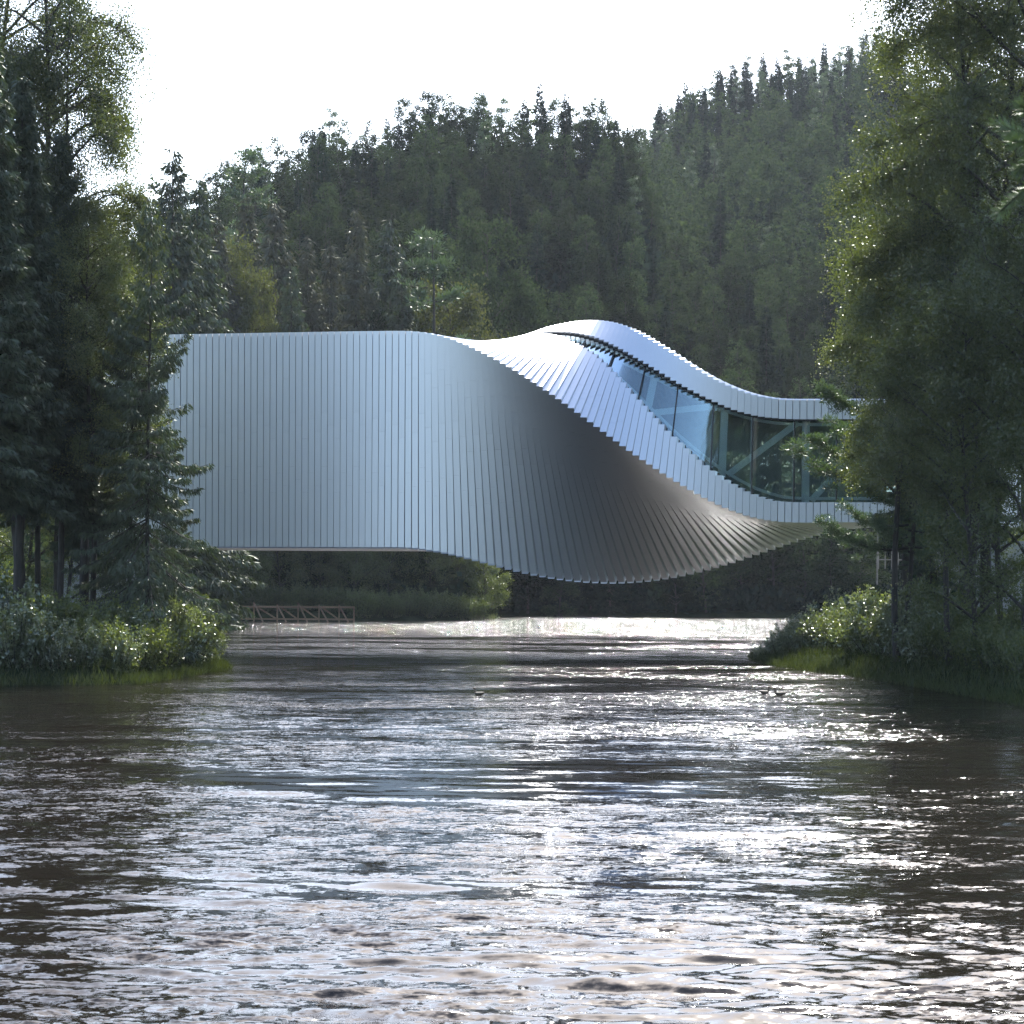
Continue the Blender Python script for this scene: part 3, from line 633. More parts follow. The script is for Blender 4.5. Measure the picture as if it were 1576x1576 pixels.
def make_pine(name, H, Rc, ntuft, per, seed, low=0.45, nlen=0.16, nw=0.03, leafm='pine_needle', nl=26, tuft=0.22):
    r = np.random.default_rng(seed)
    th = np.linspace(0, 1, 7); trunk = np.stack([0.02 * H * np.sin(th * 3 + seed), 0.015 * H * np.cos(th * 4), th * H], 1); tr = 0.011 * H * (1 - th * .9) + 0.01
    f = np.sort(r.uniform(low, 0.98, nl)); az = np.arange(nl) * 2.4 + r.uniform(0, .8, nl)
    L = Rc * (1.02 - 0.75 * ((f - low) / (1 - low))) * r.uniform(0.6, 1.15, nl); t = np.linspace(0, 1, 6)[None, :]
    br = np.stack([np.cos(az)[:, None] * L[:, None] * t, np.sin(az)[:, None] * L[:, None] * t, f[:, None] * H + L[:, None] * (0.22 * t - 0.12 * np.sin(t * 3) + 0.12 * t ** 3)], -1)
    Vt, Qt = tubes(trunk[None], tr[None], 7); Vb, Qb = tubes(br, (0.02 + 0.012 * L[:, None]) * (1 - t * 0.8), 4)
    li = r.choice(nl, ntuft, p=L / L.sum()); tt = r.beta(2.0, 1.0, ntuft); k = np.clip((tt * 5).astype(int), 0, 4); fr = tt * 5 - k
    C0 = br[li, k] * (1 - fr)[:, None] + br[li, k + 1] * fr[:, None]
    sp = 0.28 * L[li] * (1.1 - 0.6 * tt); da = az[li] + r.normal(0, 1.0, ntuft)
    C1 = C0 + np.stack([np.cos(da), np.sin(da), r.normal(0.15, 0.3, ntuft)], 1) * (sp * r.random(ntuft))[:, None]
    Vs, Qs = tubes(np.stack([C0, (C0 + C1) / 2, C1], 1), np.tile([0.014, 0.011, 0.008], (ntuft, 1)), 3)
    n = ntuft * per; dr = rand_dirs(n, r); P = np.repeat(C1, per, 0) + dr * (tuft * r.random(n) ** 0.6)[:, None] * np.array([1, 1, 0.6])
    ax = unit(dr + np.array([0, 0, 0.5]) + r.normal(size=(n, 3)) * .4); ln = nlen * r.uniform(0.7, 1.3, n); s = unit(np.cross(ax, rand_dirs(n, r)))
    Vf = cards(P, ax, s, ln, nw * np.ones(n))
    return joined(name + '_wood', [(Vt, Qt, 0), (Vb, Qb, 0), (Vs, Qs, 0)], [M['bark']]), np_mesh(name + '_needles', Vf, np.arange(4 * n).reshape(n, 4), mats=[M[leafm]])

def make_shrub(name, H, W, nstem, nleaf, lsize, seed, leafm):
    r = np.random.default_rng(seed)
    az = r.uniform(0, 6.28, nstem); sp = W * np.sqrt(r.random(nstem)); h = H * r.uniform(0.55, 1.08, nstem) * (1 - 0.35 * (sp / W) ** 2)
    t = np.linspace(0, 1, 6)[None, :]
    x = np.cos(az)[:, None] * sp[:, None] * (0.25 + 0.75 * t ** 0.8); y = np.sin(az)[:, None] * sp[:, None] * (0.25 + 0.75 * t ** 0.8); z = h[:, None] * t
    st = np.stack([x, y, z], -1); Vt, Qt = tubes(st, 0.014 * (1.1 - t) * np.ones((nstem, 1)) + .003, 3)
    li = r.integers(0, nstem, nleaf); tt = r.beta(1.6, 1.05, nleaf); k = np.clip((tt * 5).astype(int), 0, 4); fr = tt * 5 - k
    P = st[li, k] * (1 - fr)[:, None] + st[li, k + 1] * fr[:, None]
    P = P + r.normal(size=P.shape) * np.array([0.17, 0.17, 0.08]) * (1.25 - tt)[:, None]
    ax = unit(rand_dirs(nleaf, r) + np.array([0, 0, 0.5])); ln = lsize * r.uniform(0.7, 1.35, nleaf); s = unit(np.cross(ax, rand_dirs(nleaf, r)))
    Vf = cards(P, ax, s, ln, ln * 0.5)
    return joined(name + '_stems', [(Vt, Qt, 0)], [M['bark']]), np_mesh(name + '_leaves', Vf, np.arange(4 * nleaf).reshape(nleaf, 4), mats=[M[leafm]])

def plant(name, meshes, x, y, scale=1.0, rot=None, label=None, cat='tree', group=None, parts=('trunk', 'crown'), sz=None, dz=-0.25):
    e = bpy.data.objects.new(name, None); col.objects.link(e)
    e.location = (x, y, gz(x, y) + dz); e.rotation_euler = (0, 0, random.uniform(0, 6.28) if rot is None else rot)
    s = scale; e.scale = (s, s, sz or s); e.empty_display_size = 0.5
    link(parts[0], meshes[0], e); link(parts[1], meshes[1], e)
    return tag(e, label, cat, group)
# ------------------------------------------------------------------ near trees on the two banks
nb1 = make_birch('tall_birch_a', 32, 4.4, 4300, 24, 0.092, 11, 'birch_leaf', low=0.34, twl=1.5, lean=0.005, barkm='bark', droop=1.15)
nb2 = make_birch('tall_birch_b', 33, 5.6, 4700, 26, 0.10, 12, 'birch_leaf', low=0.30, twl=1.4, lean=-0.005, barkm='bark')
nb3 = make_birch('round_birch', 21, 3.2, 3200, 24, 0.085, 13, 'yellow_leaf', low=0.38, twl=1.0, shape=0.9, barkm='bark')
nb4 = make_birch('alder', 19, 4.2, 1900, 26, 0.11, 14, 'alder_leaf', low=0.12, barkm='bark', droop=0.45, twl=0.7, clump=0.22)
ns1 = make_spruce('spruce_a', 18.0, 4.1, 46, 6, 36000, 21, 'needle', low=0.07, card=0.26, cw=0.055, hang=1.0, gap=0.42, pw=0.72)
ns2 = make_spruce('spruce_b', 26, 3.4, 62, 7, 52000, 22, 'needle', low=0.28, card=0.36, cw=0.08, hang=0.8)
np1 = make_pine('pine_a', 13.5, 3.6, 900, 60, 31, low=0.38, nl=30)
UU = {}
def near(kind, meshes, u, D, scale, label, rot=None, sz=None):
    return plant(kind, meshes, px(u, D), D, scale, rot, label, 'tree', None, sz=sz)
# left bank
near('spruce_tree', ns1, 228, 104, 0.97, 'airy young spruce standing foremost at the water edge before the aluminium wall', 0.4, sz=1.14)
near('spruce_tree', ns1, 200, 109, 0.93, 'thin spruce just behind the foremost spruce of the left bank', 2.2)
near('spruce_tree', ns1, 268, 110, 0.44, 'short spruce with low spreading boughs at the tip of the left bank', 1.2)
near('spruce_tree', ns2, 128, 114, 0.72, 'dark spruce behind the yellowing birch of the left bank', 1.0)
near('spruce_tree', ns2, 30, 104, 0.98, 'dense dark spruce with bare lower trunk near the left picture edge', 2.0)
near('spruce_tree', ns2, 92, 108, 0.92, 'dense dark spruce between the yellowing birch and the left edge spruce', 3.0)
near('spruce_tree', ns2, -25, 100, 1.05, 'large dark spruce cut by the left picture edge', 4.0)
near('spruce_tree', ns2, 60, 118, 0.95, 'dark spruce in the second row of the left bank wood', 0.2)
near('birch_tree', nb1, 48, 113, 1.05, 'tallest birch of the left bank with a thin crown against the white sky', 0.0, sz=1.24)
near('birch_tree', nb1, 112, 110, 0.97, 'birch with a light crown filling the gap right of the tallest left bank birch', 2.6)
near('birch_tree', nb1, 20, 116, 1.25, 'slender tall birch behind the tallest birch on the left bank', 4.1)
near('birch_tree', nb3, 138, 108, 0.95, 'yellowing birch with sparkling leaves above the foremost spruce', 0.6)
near('birch_tree', nb3, 104, 118, 1.0, 'second yellowing birch standing behind the first on the left bank', 2.6)
near('alder_tree', nb4, -40, 120, 0.9, 'dark alder behind the spruces at the left picture edge', 1.0)
near('alder_tree', nb4, 40, 124, 0.8, 'dark alder behind the bare spruce trunks of the left bank', 2.0)
near('alder_tree', nb4, 110, 121, 0.75, 'dark alder filling the gap behind the middle of the left bank', 3.0)
near('alder_tree', nb4, 150, 126, 0.6, 'dark alder in front of the hidden left bridge end', 4.0)
# right bank
near('birch_tree', nb2, 1490, 104, 1.08, 'huge birch whose bright crown bulges over the river from the right bank', 0.0)
near('birch_tree', nb2, 1600, 100, 1.12, 'huge birch at the right picture edge beside the bulging one', 2.0)
near('birch_tree', nb2, 1530, 112, 1.15, 'tall birch behind the two huge ones of the right bank', 4.0)
near('birch_tree', nb1, 1585, 116, 1.2, 'tall thin birch filling the upper right picture corner', 1.0)
near('birch_tree', nb3, 1392, 106, 1.0, 'yellow green birch in front of the hill on the right bank', 1.5)
near('birch_tree', nb3, 1462, 99, 0.86, 'small yellow green birch in front of the huge right bank birch', 3.4)
near('alder_tree', nb4, 1490, 95, 0.85, 'dark alder low on the right bank between birch trunks', 0.0)
near('alder_tree', nb4, 1585, 92, 0.95, 'dark alder filling the right picture edge above the water', 2.2)
near('alder_tree', nb4, 1545, 104, 1.0, 'dark alder behind the other two alders on the right bank', 4.2)
near('alder_tree', nb4, 1490, 114, 0.85, 'dark alder beside the right end of the bridge', 5.2)
near('spruce_tree', ns2, 1418, 116, 0.95, 'dark spruce with hanging boughs over the right end of the bridge', 1.0)
near('spruce_tree', ns2, 1480, 120, 1.05, 'dark spruce deep in the right bank wood', 2.7)
near('spruce_tree', ns1, 1432, 114, 0.66, 'small spruce under the right end of the bridge ribbon', 2.7)
near('pine_tree', np1, 1398, 108, 0.98, 'pine reaching tufted boughs across the glass ribbon', 0.3)
near('pine_tree', np1, 1400, 118, 1.6, 'taller pine showing between birch crown and hill', 2.3)
# pine bough close to the camera at the right edge
r = np.random.default_rng(5); tw = []; tips = []
base = Vector((px(1640, 11), 11.0, CAMH + (900 - 235) * 11 / 3600))
for k in range(9):
    a = base + Vector((0, 0, 0)); e = Vector((px(1545 + r.uniform(-18, 40), 11), 11 + r.uniform(-.25, .25), CAMH + (900 - (235 + r.uniform(-70, 90))) * 11 / 3600))
    tw.append([tuple(a), tuple((a + e) / 2 + Vector((0, 0, .02))), tuple(e)]); tips.append(((a + e) / 2, e))
V1, Q1 = tubes(tw, np.tile([0.012, 0.008, 0.004], (9, 1)), 5)
PP = []; AX = []
for a, e in tips:
    d = (e - a); n = 260; t = r.random(n)
    PP.append(np.array(a)[None] + np.array(d)[None] * t[:, None]); AX.append(unit(np.array(d)[None] * 2.5 / d.length * .35 + rand_dirs(n, r) * .8))
PP = np.concatenate(PP); AX = np.concatenate(AX); n = len(PP); s = unit(np.cross(AX, rand_dirs(n, r)))
bough = bpy.data.objects.new('pine_bough', None); col.objects.link(bough)
link('branch', joined('bough_wood', [(V1, Q1, 0)], [M['bark']]), bough)
link('needles', np_mesh('bough_needles', cards(PP, AX, s, np.full(n, 0.075), np.full(n, 0.0035)), np.arange(4 * n).reshape(n, 4), mats=[M['pine_needle']]), bough)
tag(bough, 'blurred pine bough hanging close to the viewer at the right picture edge', 'branch')

# ------------------------------------------------------------------ bank shrubs
sh = [make_shrub('willow_%d' % k, 2.5, 1.5, 60, 5200, 0.13, 40 + k, 'shrub_leaf') for k in range(3)] + [make_shrub('low_alder', 2.4, 1.5, 55, 5000, 0.12, 47, 'alder_leaf')]
def shrub(u, D, s, k, label, sz=None):
    s *= (0.90 if u < 1330 else 1.0) if u > 1150 else 1.05
    if u > 1150: u += 14
    return plant('shrub', sh[k], px(u, D), D, s, None, label, 'shrub', 'shrubs along the river banks', parts=('stem', 'foliage'), sz=sz, dz=-0.1)
LS = [(-15, 93.5, 1.0, 0), (25, 93.0, 1.05, 1), (62, 93.5, 0.9, 2), (88, 92.8, 0.8, 0), (20, 97, 1.3, 1), (70, 98, 1.2, 3), (110, 98, 1.15, 3), (150, 95, 0.9, 3), (130, 94, 0.7, 1), (185, 94.5, 0.75, 2), (170, 101, 1.2, 3), (222, 97.5, 0.85, 3), (212, 100, 0.9, 0),
      (250, 101, 0.95, 3), (262, 104, 1.1, 1), (280, 105, 1.1, 2), (297, 108.3, 0.95, 1), (306, 109.5, 0.85, 0), (280, 110, 1.25, 3), (314, 113, 0.8, 2)]
pos = ['cut by the left picture edge', 'leftmost whole one at the water', 'sunlit, second clump from the left', 'low, ending the sunlit clump', 'taller, behind the leftmost whole one', 'dark, under the dense spruces', 'dark, below the bare spruce trunks', 'dark green, middle of the left bank', 'small and low, at the water of the left bank', 'low, before the foremost spruces', 'dark, behind the middle of the left bank', 'dark, left of the foremost spruce trunk', 'behind the small ones left of the foremost spruce', 'dark, right of the foremost spruce trunk', 'bright, left part of the tip of the left bank', 'bright, middle of the tip of the left bank', 'bright, at the outermost tip of the left bank', 'leaning over the water at the left bank tip', 'dark, behind the tip of the left bank', 'last one behind the left bank tip']
for (u, D, s, k), p in zip(LS, pos): shrub(u, D, s, k, 'leafy bank shrub ' + p)
RS = [(1160, 128, 0.42, 0), (1182, 126, 0.62, 1), (1205, 124.5, 0.85, 2), (1232, 122, 1.0, 0), (1258, 120, 1.1, 1), (1225, 128, 0.95, 2), (1285, 118, 1.15, 2), (1275, 124, 1.35, 0), (1310, 113.5, 1.1, 0), (1335, 112, 1.2, 1), (1318, 119, 1.4, 1), (1362, 109, 1.1, 2), (1385, 107, 1.05, 0),
      (1350, 115, 1.4, 2), (1410, 104, 1.0, 1), (1400, 110, 1.4, 0), (1440, 101, 1.0, 3), (1462, 99, 0.95, 3), (1490, 96, 0.95, 3), (1515, 93, 0.95, 3), (1545, 90, 0.9, 3), (1575, 87, 0.9, 3), (1450, 106, 1.4, 3), (1500, 100, 1.3, 3), (1560, 95, 1.3, 3)]
pos = ['tiny outermost one of the right bank spit', 'small, second at the tip of the right bank spit', 'low, at the tip of the right spit', 'sunlit, left part of the right spit', 'sunlit, below the lit underside of the bridge', 'behind the low ones of the spit tip', 'bright and tall, middle of the right spit', 'tallest on the left half of the spit', 'bright, at the water in the middle of the spit', 'bright, right half of the spit', 'tall, behind the middle of the spit', 'sunlit, before the pine', 'sunlit, at the foot of the yellow green birch', 'tall, behind the right half of the spit', 'last sunlit one before the shaded bank', 'tall, behind the foot of the pine', 'shaded, first on the dark right bank', 'shaded, second on the dark right bank', 'shaded, below the huge birch', 'shaded, between huge birch and edge', 'shaded, overhanging the right water', 'shaded, cut by the right picture edge', 'shaded and tall, behind the first dark ones', 'shaded and tall, under the huge birch', 'shaded and tall, at the right picture edge']
for (u, D, s, k), p in zip(RS, pos): shrub(u, D, s, k, 'leafy bank shrub ' + p)
# grass on both bank edges
r = np.random.default_rng(9); n = 90000
X = np.concatenate([r.uniform(-30, -11, n), r.uniform(11.5, 30, n)]); Y = np.concatenate([r.uniform(80, 125, n), r.uniform(76, 135, n)])
d = bank_dist(X, Y); k = (d > -0.5) & (d < 8) & (r.random(2 * n) < np.exp(-np.maximum(d, 0) / 1.6)); X, Y = X[k], Y[k]; n = len(X)
Z = np.maximum(ground(X, Y), -0.05)
ax = unit(np.stack([r.normal(0, .35, n), r.normal(-.15, .35, n), np.ones(n)], 1)); s = unit(np.cross(ax, rand_dirs(n, r)))
g = link('bank_grass', np_mesh('bank_grass', cards(np.stack([X, Y, Z], 1), ax, s, r.uniform(0.2, 0.6, n), np.full(n, 0.03)), np.arange(4 * n).reshape(n, 4), mats=[M['grass']]))
tag(g, 'long grass and sedge along both river edges', 'grass', kind='stuff')

# ------------------------------------------------------------------ trees behind the bridge
mb_ = [make_birch('mid_birch_%d' % k, 17, 3.4, 1300, 18, 0.17, 60 + k, m, low=0.34, twl=1.2, clump=.25, barkm='bark') for k, m in enumerate(['hill_leaf', 'mid_leaf'])]
ms_ = [make_spruce('mid_spruce_%d' % k, 24, 4.0, 50, 6, 26000, 70 + k, m, low=0.04, card=0.45, cw=0.09, hang=0.9) for k, m in enumerate(['needle', 'brown_needle', 'brown_needle'])]
mp_ = make_pine('mid_pine', 22, 3.8, 260, 26, 75, low=0.35, nlen=0.34, nw=0.10, tuft=.5)
ma_ = [make_birch('mid_alder_%d' % k, 14, 4.0, 1200, 16, 0.18, 80 + k, 'alder_leaf', low=0.05, barkm='bark', droop=0.5, twl=0.9, clump=0.3) for k in range(2)]
def mid(kind, me, u, D, ytop, H, label=None, group=None, sw=1.0):
    x = px(u, D); z = gz(x, D); want = CAMH + (900 - ytop) * D / 3600 - z
    s = want / H
    return plant(kind, me, x, D, s * sw, None, label, 'tree', group, sz=s)
for k, (u, D, y, v, lab) in enumerate([(262, 200, 222, 0, 'tall ragged spruce rising above the left end of the bridge'), (300, 215, 268, 0, 'dark spruce right of the ragged spruce, pale sky behind its tip'),
        (375, 285, 300, 1, 'brownish old spruce with a broad crown, left of its brown neighbours'), (420, 300, 305, 2, 'brownish old spruce, narrow, beside the broad one'), (470, 290, 360, 1, 'brownish drooping spruce in the middle of the old spruce row'),
        (545, 285, 318, 2, 'brownish spruce with drooping grey boughs above the bridge wall'), (598, 292, 330, 0, 'green topped spruce at the end of the old spruce row'), (615, 280, 392, 0, 'dark short spruce before the green topped one'),
        (330, 270, 330, 1, 'brownish spruce behind the small yellow birch'), (505, 300, 372, 2, 'thin brown spruce between two drooping spruces'), (445, 275, 405, 0, 'low dark spruce directly above the bridge wall')]):
    mid('spruce_tree', ms_[v], u, D, y, 24, lab)
for u, D, y, lab in [(655, 275, 352, 'pine with an open rounded crown left of the weeping birch'), (380, 330, 228, 'dark pine on the left skyline above the old spruces')]:
    mid('pine_tree', mp_, u, D, y, 22, lab)
for u, D, y, v, sw, lab in [(347, 275, 362, 1, .55, 'yellowish birch above the left part of the bridge wall'), (390, 275, 415, 1, .55, 'low yellow birch touching the bridge roof line'), (688, 288, 432, 1, .8, 'weeping yellow green birch just above the start of the twist'),
        (590, 285, 470, 0, .7, 'small round birch peeking over the bridge wall'), (755, 318, 332, 0, .75, 'birch with a pale pointed top above the twist')]:
    mid('birch_tree', mb_[v], u, D, y, 17, lab, sw=sw)
al = [(375, 256, 800), (430, 259, 760), (490, 262, 740), (545, 258, 780), (600, 264, 750), (660, 266, 770), (705, 268, 800), (745, 270, 842), (330, 254, 720), (460, 268, 700), (570, 272, 700), (640, 276, 720), (690, 280, 740)]
lb = ['left of the leaning trunk', 'with a pale leaning trunk', 'above the middle of the timber fence', 'above the right end of the fence', 'just right of the fence', 'over the dark bank', 'near the end of the dark bank', 'outermost, with sunlit twigs over the water', 'over the left end of the fence', 'second row, behind the fence', 'second row, right of the fence', 'second row, over the dark bank', 'second row, near the bank end']
for (u, D, y), l in zip(al, lb): mid('alder_tree', ma_[u % 2], u, D, y, 14, 'dark alder under the bridge ' + l, sw=1.0)
for k, u in enumerate(range(352, 738, 17)):
    D = 249.3 if u < 545 else 250.5 + (u - 545) * .068
    if u < 545: D += 4
    o = plant('shrub', sh[3], px(u, D), D + (k % 3) * .8, 1.1 + .35 * ((k * 7) % 5) / 4, None, 'dark bush on the shaded bank under the bridge', 'shrub', 'dark bushes on the bank under the bridge', parts=('stem', 'foliage'))

# ------------------------------------------------------------------ hillside woods
hb = [make_birch('hill_birch_%d' % k, 16, 2.5, 430, 12, 0.30, 90 + k, 'hill_leaf', low=0.10, twl=1.2, clump=.28, shape=.75, barkm='bark' if k else 'birch_bark') for k in range(5)]
hs_ = [make_spruce('hill_spruce_%d' % k, 17, 2.1, 34, 5, 3800, 100 + k, 'hill_needle', low=0.06, card=0.6, cw=0.2, hang=.6) for k in range(4)]
hp = [make_pine('hill_pine_%d' % k, 17, 2.4, 95, 16, 110 + k, low=0.35, nlen=0.5, nw=0.18, tuft=.65, nl=18) for k in range(2)]
def join_pair(a, b, name):
    va = np.empty(len(a.vertices) * 3, np.float32); a.vertices.foreach_get('co', va); vb = np.empty(len(b.vertices) * 3, np.float32); b.vertices.foreach_get('co', vb)
    qa = np.empty(len(a.loops), np.int32); a.loops.foreach_get('vertex_index', qa); qb = np.empty(len(b.loops), np.int32); b.loops.foreach_get('vertex_index', qb)
    return va.reshape(-1, 3), qa.reshape(-1, 4), vb.reshape(-1, 3), qb.reshape(-1, 4)
def one_mesh(pair, name):
    va, qa, vb, qb = join_pair(*pair, name)
    return joined(name, [(va, qa, 0), (vb, qb, 1)], [M['bark'], pair[1].materials[0]])
hb_low = [make_birch('far_birch_%d' % k, 16, 2.5, 90, 9, 0.6, 190 + k, 'hill_leaf', low=0.12, twl=1.3, clump=.24, shape=.8, barkm='bark') for k in range(2)]
hill_meshes = {'birch_tree': [one_mesh(p, 'hill_birch') for p in hb], 'spruce_tree': [one_mesh(p, 'hill_spruce') for p in hs_], 'pine_tree': [one_mesh(p, 'hill_pine') for p in hp]}
far_low = [one_mesh(p, 'far_birch') for p in hb_low]
r = np.random.default_rng(33); spots = []
def scatter(u0, u1, D0, D1, dy, dx, mix, side):
    D = D0
    while D < D1:
        w = dx / D * 3600; u = u0 + r.uniform(0, w)
        while u < u1:
            uu = u + r.uniform(-.35, .35) * w; DD = D + r.uniform(-.45, .45) * dy
            if side == 'l' and DD > 320 and np.interp(uu, LU, LY) > 300: u += w; continue
            spots.append((uu, DD, r.choice(3, p=mix), side)); u += w
        D += dy
scatter(250, 990, 300, 432, 11.5, 4.8, (0.76, 0.18, 0.06), 'l')
scatter(330, 1010, 434, 450, 6, 3.4, (0.74, 0.14, 0.12), 'l')
scatter(735, 1370, 301, 331, 7, 4.2, (0.8, 0.2, 0.0), 'r')
scatter(900, 1350, 335, 600, 15, 5.2, (0.86, 0.12, 0.02), 'r')
scatter(940, 1380, 604, 662, 9, 3.6, (0.2, 0.6, 0.2), 'r')
cnt = {}
kinds = ['birch_tree', 'spruce_tree', 'pine_tree']; LIM = 300
lab = {('birch_tree', 'l'): 'dusky birch of the nearer left hill', ('birch_tree', 'r'): 'dusky birch of the far right hill', ('spruce_tree', 'l'): 'dark spruce of the nearer left hill',
       ('spruce_tree', 'r'): 'dark spruce of the far right hill', ('pine_tree', 'l'): 'pine of the nearer left hill', ('pine_tree', 'r'): 'pine of the far right hill'}
lim = {'birch_tree': 285, 'spruce_tree': 270, 'pine_tree': 290}
rest = {k: [] for k in kinds}
spots.sort(key=lambda s: s[1] + r.uniform(0, 60) * 0)
def zone(u, D, side):
    if side == 'l':
        a = 'crest' if D > 425 else 'upper slope' if D > 380 else 'middle slope' if D > 340 else 'foot'
        b = 'above wall end' if u < 400 else 'above wall middle' if u < 560 else 'above twist start' if u < 740 else 'above the twist' if u < 880 else 'near the notch'
    else:
        a = 'crest' if D > 600 else 'high up' if D > 520 else 'halfway up' if D > 430 else 'low down' if D > 332 else 'far bank under the bridge'
        b = 'left part' if u < 960 else 'above the hump' if u < 1080 else 'above the glass' if u < 1220 else 'beside the near birches'
        if D <= 332: b = 'left part' if u < 900 else 'middle part' if u < 1100 else 'right part'
    return a + ' ' + b
order = sorted(spots, key=lambda s: s[1])
for u, D, kd, side in order:
    k = kinds[kd]; x = px(u, D); z = gz(x, D) - 0.4
    h = r.uniform(0.72, 1.15) * (0.95 if k == 'birch_tree' else 0.95); w = h * r.uniform(0.9, 1.15)
    me = hill_meshes[k][r.integers(0, len(hill_meshes[k]))]
    if k == 'birch_tree' and cnt.get(k, 0) >= lim[k]: me = far_low[r.integers(0, 2)]
    if D < 333: w *= 1.15; h *= .9
    cnt[k] = cnt.get(k, 0) + 1
    if cnt[k] > lim[k]: rest[k].append((me, x, D, z, w, h, r.uniform(0, 6.28))); continue
    o = link(k, me, None, (x, D, z)); o.rotation_euler = (0, 0, r.uniform(0, 6.28)); o.scale = (w, w, h)
    tag(o, lab[(k, side)] + ', ' + zone(u, D, side), 'tree', 'trees of the hillside woods')
for k in kinds:
    if not rest[k]: continue
    V = []; Q = []; I = []; b = 0
    for me, x, D, z, w, h, a in rest[k]:
        v = np.empty(len(me.vertices) * 3, np.float32); me.vertices.foreach_get('co', v); v = v.reshape(-1, 3)
        q = np.empty(len(me.loops), np.int32); me.loops.foreach_get('vertex_index', q); mi = np.empty(len(me.polygons), np.int32); me.polygons.foreach_get('material_index', mi)
        q = q.reshape(-1, 4)[mi == 1]; lo_ = q.min(); v = v[lo_:]; q = q - lo_; mi = mi[mi == 1]
        c, s = math.cos(a), math.sin(a); v2 = np.stack([(v[:, 0] * c - v[:, 1] * s) * w + x, (v[:, 0] * s + v[:, 1] * c) * w + D, v[:, 2] * h + z], 1)
        V.append(v2); Q.append(q.reshape(-1, 4) + b); I.append(mi); b += len(v)
    print('rest', k, len(rest[k]), sum(len(q) for q in Q))
    o = link('distant_' + k.split('_')[0] + '_wood', np_mesh('distant_wood', np.concatenate(V), np.concatenate(Q), mats=[M['bark'], hill_meshes[k][0].materials[1]], mat_idx=np.concatenate(I)))
    tag(o, 'mass of far %s crowns high on the hills' % k.split('_')[0], 'wood', kind='stuff')
print('hill', cnt)
# the woods go on to both sides of the view
V = []; Q = []; b = 0
def side_row(u0, u1, D0, D1, dy, dx):
    global b
    D = D0
    while D < D1:
        u = u0
        while u < u1:
            x = px(u + r.uniform(-.3, .3) * dx / D * 3600, D); y = D + r.uniform(-.4, .4) * dy; h = r.uniform(.8, 1.2); a = r.uniform(0, 6.28)
            if bank_dist(np.array([x]), np.array([y]))[0] > 3:
                v = far_v[r.integers(0, 2)]; c, s = math.cos(a), math.sin(a)
                V.append(np.stack([(v[:, 0] * c - v[:, 1] * s) * h + x, (v[:, 0] * s + v[:, 1] * c) * h + y, v[:, 2] * h + gz(x, y) - .5], 1)); Q.append(np.arange(len(v)).reshape(-1, 4) + b); b += len(v)
            u += dx / D * 3600
        D += dy
far_v = []
for tr_, cr_ in hb_low:
    v = np.empty(len(cr_.vertices) * 3, np.float32); cr_.vertices.foreach_get('co', v); far_v.append(v.reshape(-1, 3))
side_row(-900, 240, 150, 440, 30, 13); side_row(1420, 2600, 150, 640, 42, 16)
o = link('side_woods', np_mesh('side_woods', np.concatenate(V), np.concatenate(Q), mats=[M['hill_leaf']]))
tag(o, 'woods continuing behind the near trees on both banks', 'wood', kind='stuff')
n = 26000; X = np.concatenate([r.uniform(-75, -13, n), r.uniform(13, 75, n)]); Y = r.uniform(70, 240, 2 * n); k = bank_dist(X, Y) > 2.5; X, Y = X[k], Y[k]; n = len(X)
ax = unit(rand_dirs(n, r) + np.array([0, 0, .7])); s = unit(np.cross(ax, rand_dirs(n, r)))
o = link('fern_cover', np_mesh('fern_cover', cards(np.stack([X, Y, ground(X, Y) + r.random(n) * .5], 1), ax, s, r.uniform(0.3, 0.8, n), r.uniform(.1, .3, n)), np.arange(4 * n).reshape(n, 4), mats=[M['alder_leaf']]))
tag(o, 'ferns and bilberry scrub on the forest floor of both banks', 'ground cover', kind='stuff')
# understorey so that no bare slope shows between the crowns
n = 90000; u = r.uniform(240, 1420, n); D = np.concatenate([r.uniform(262, 460, n // 3), r.uniform(299, 312, n // 4), r.uniform(306, 655, n - n // 3 - n // 4)]); X = px(u, D); d = bank_dist(X, D)
k = d > 0.5; X, D = X[k], D[k]; n = len(X); Z = ground(X, D) + r.random(n) * 2.6
ax = unit(rand_dirs(n, r) + np.array([0, 0, .5])); s = unit(np.cross(ax, rand_dirs(n, r)))
o = link('undergrowth', np_mesh('undergrowth', cards(np.stack([X, D, Z], 1), ax, s, r.uniform(0.5, 1.3, n) * np.where(D > 335, 1.7, 1), r.uniform(.3, .8, n) * np.where(D > 335, 1.7, 1)), np.arange(4 * n).reshape(n, 4), mats=[M['hill_needle']]))
tag(o, 'low undergrowth between the trees of the hillsides', 'undergrowth', kind='stuff')

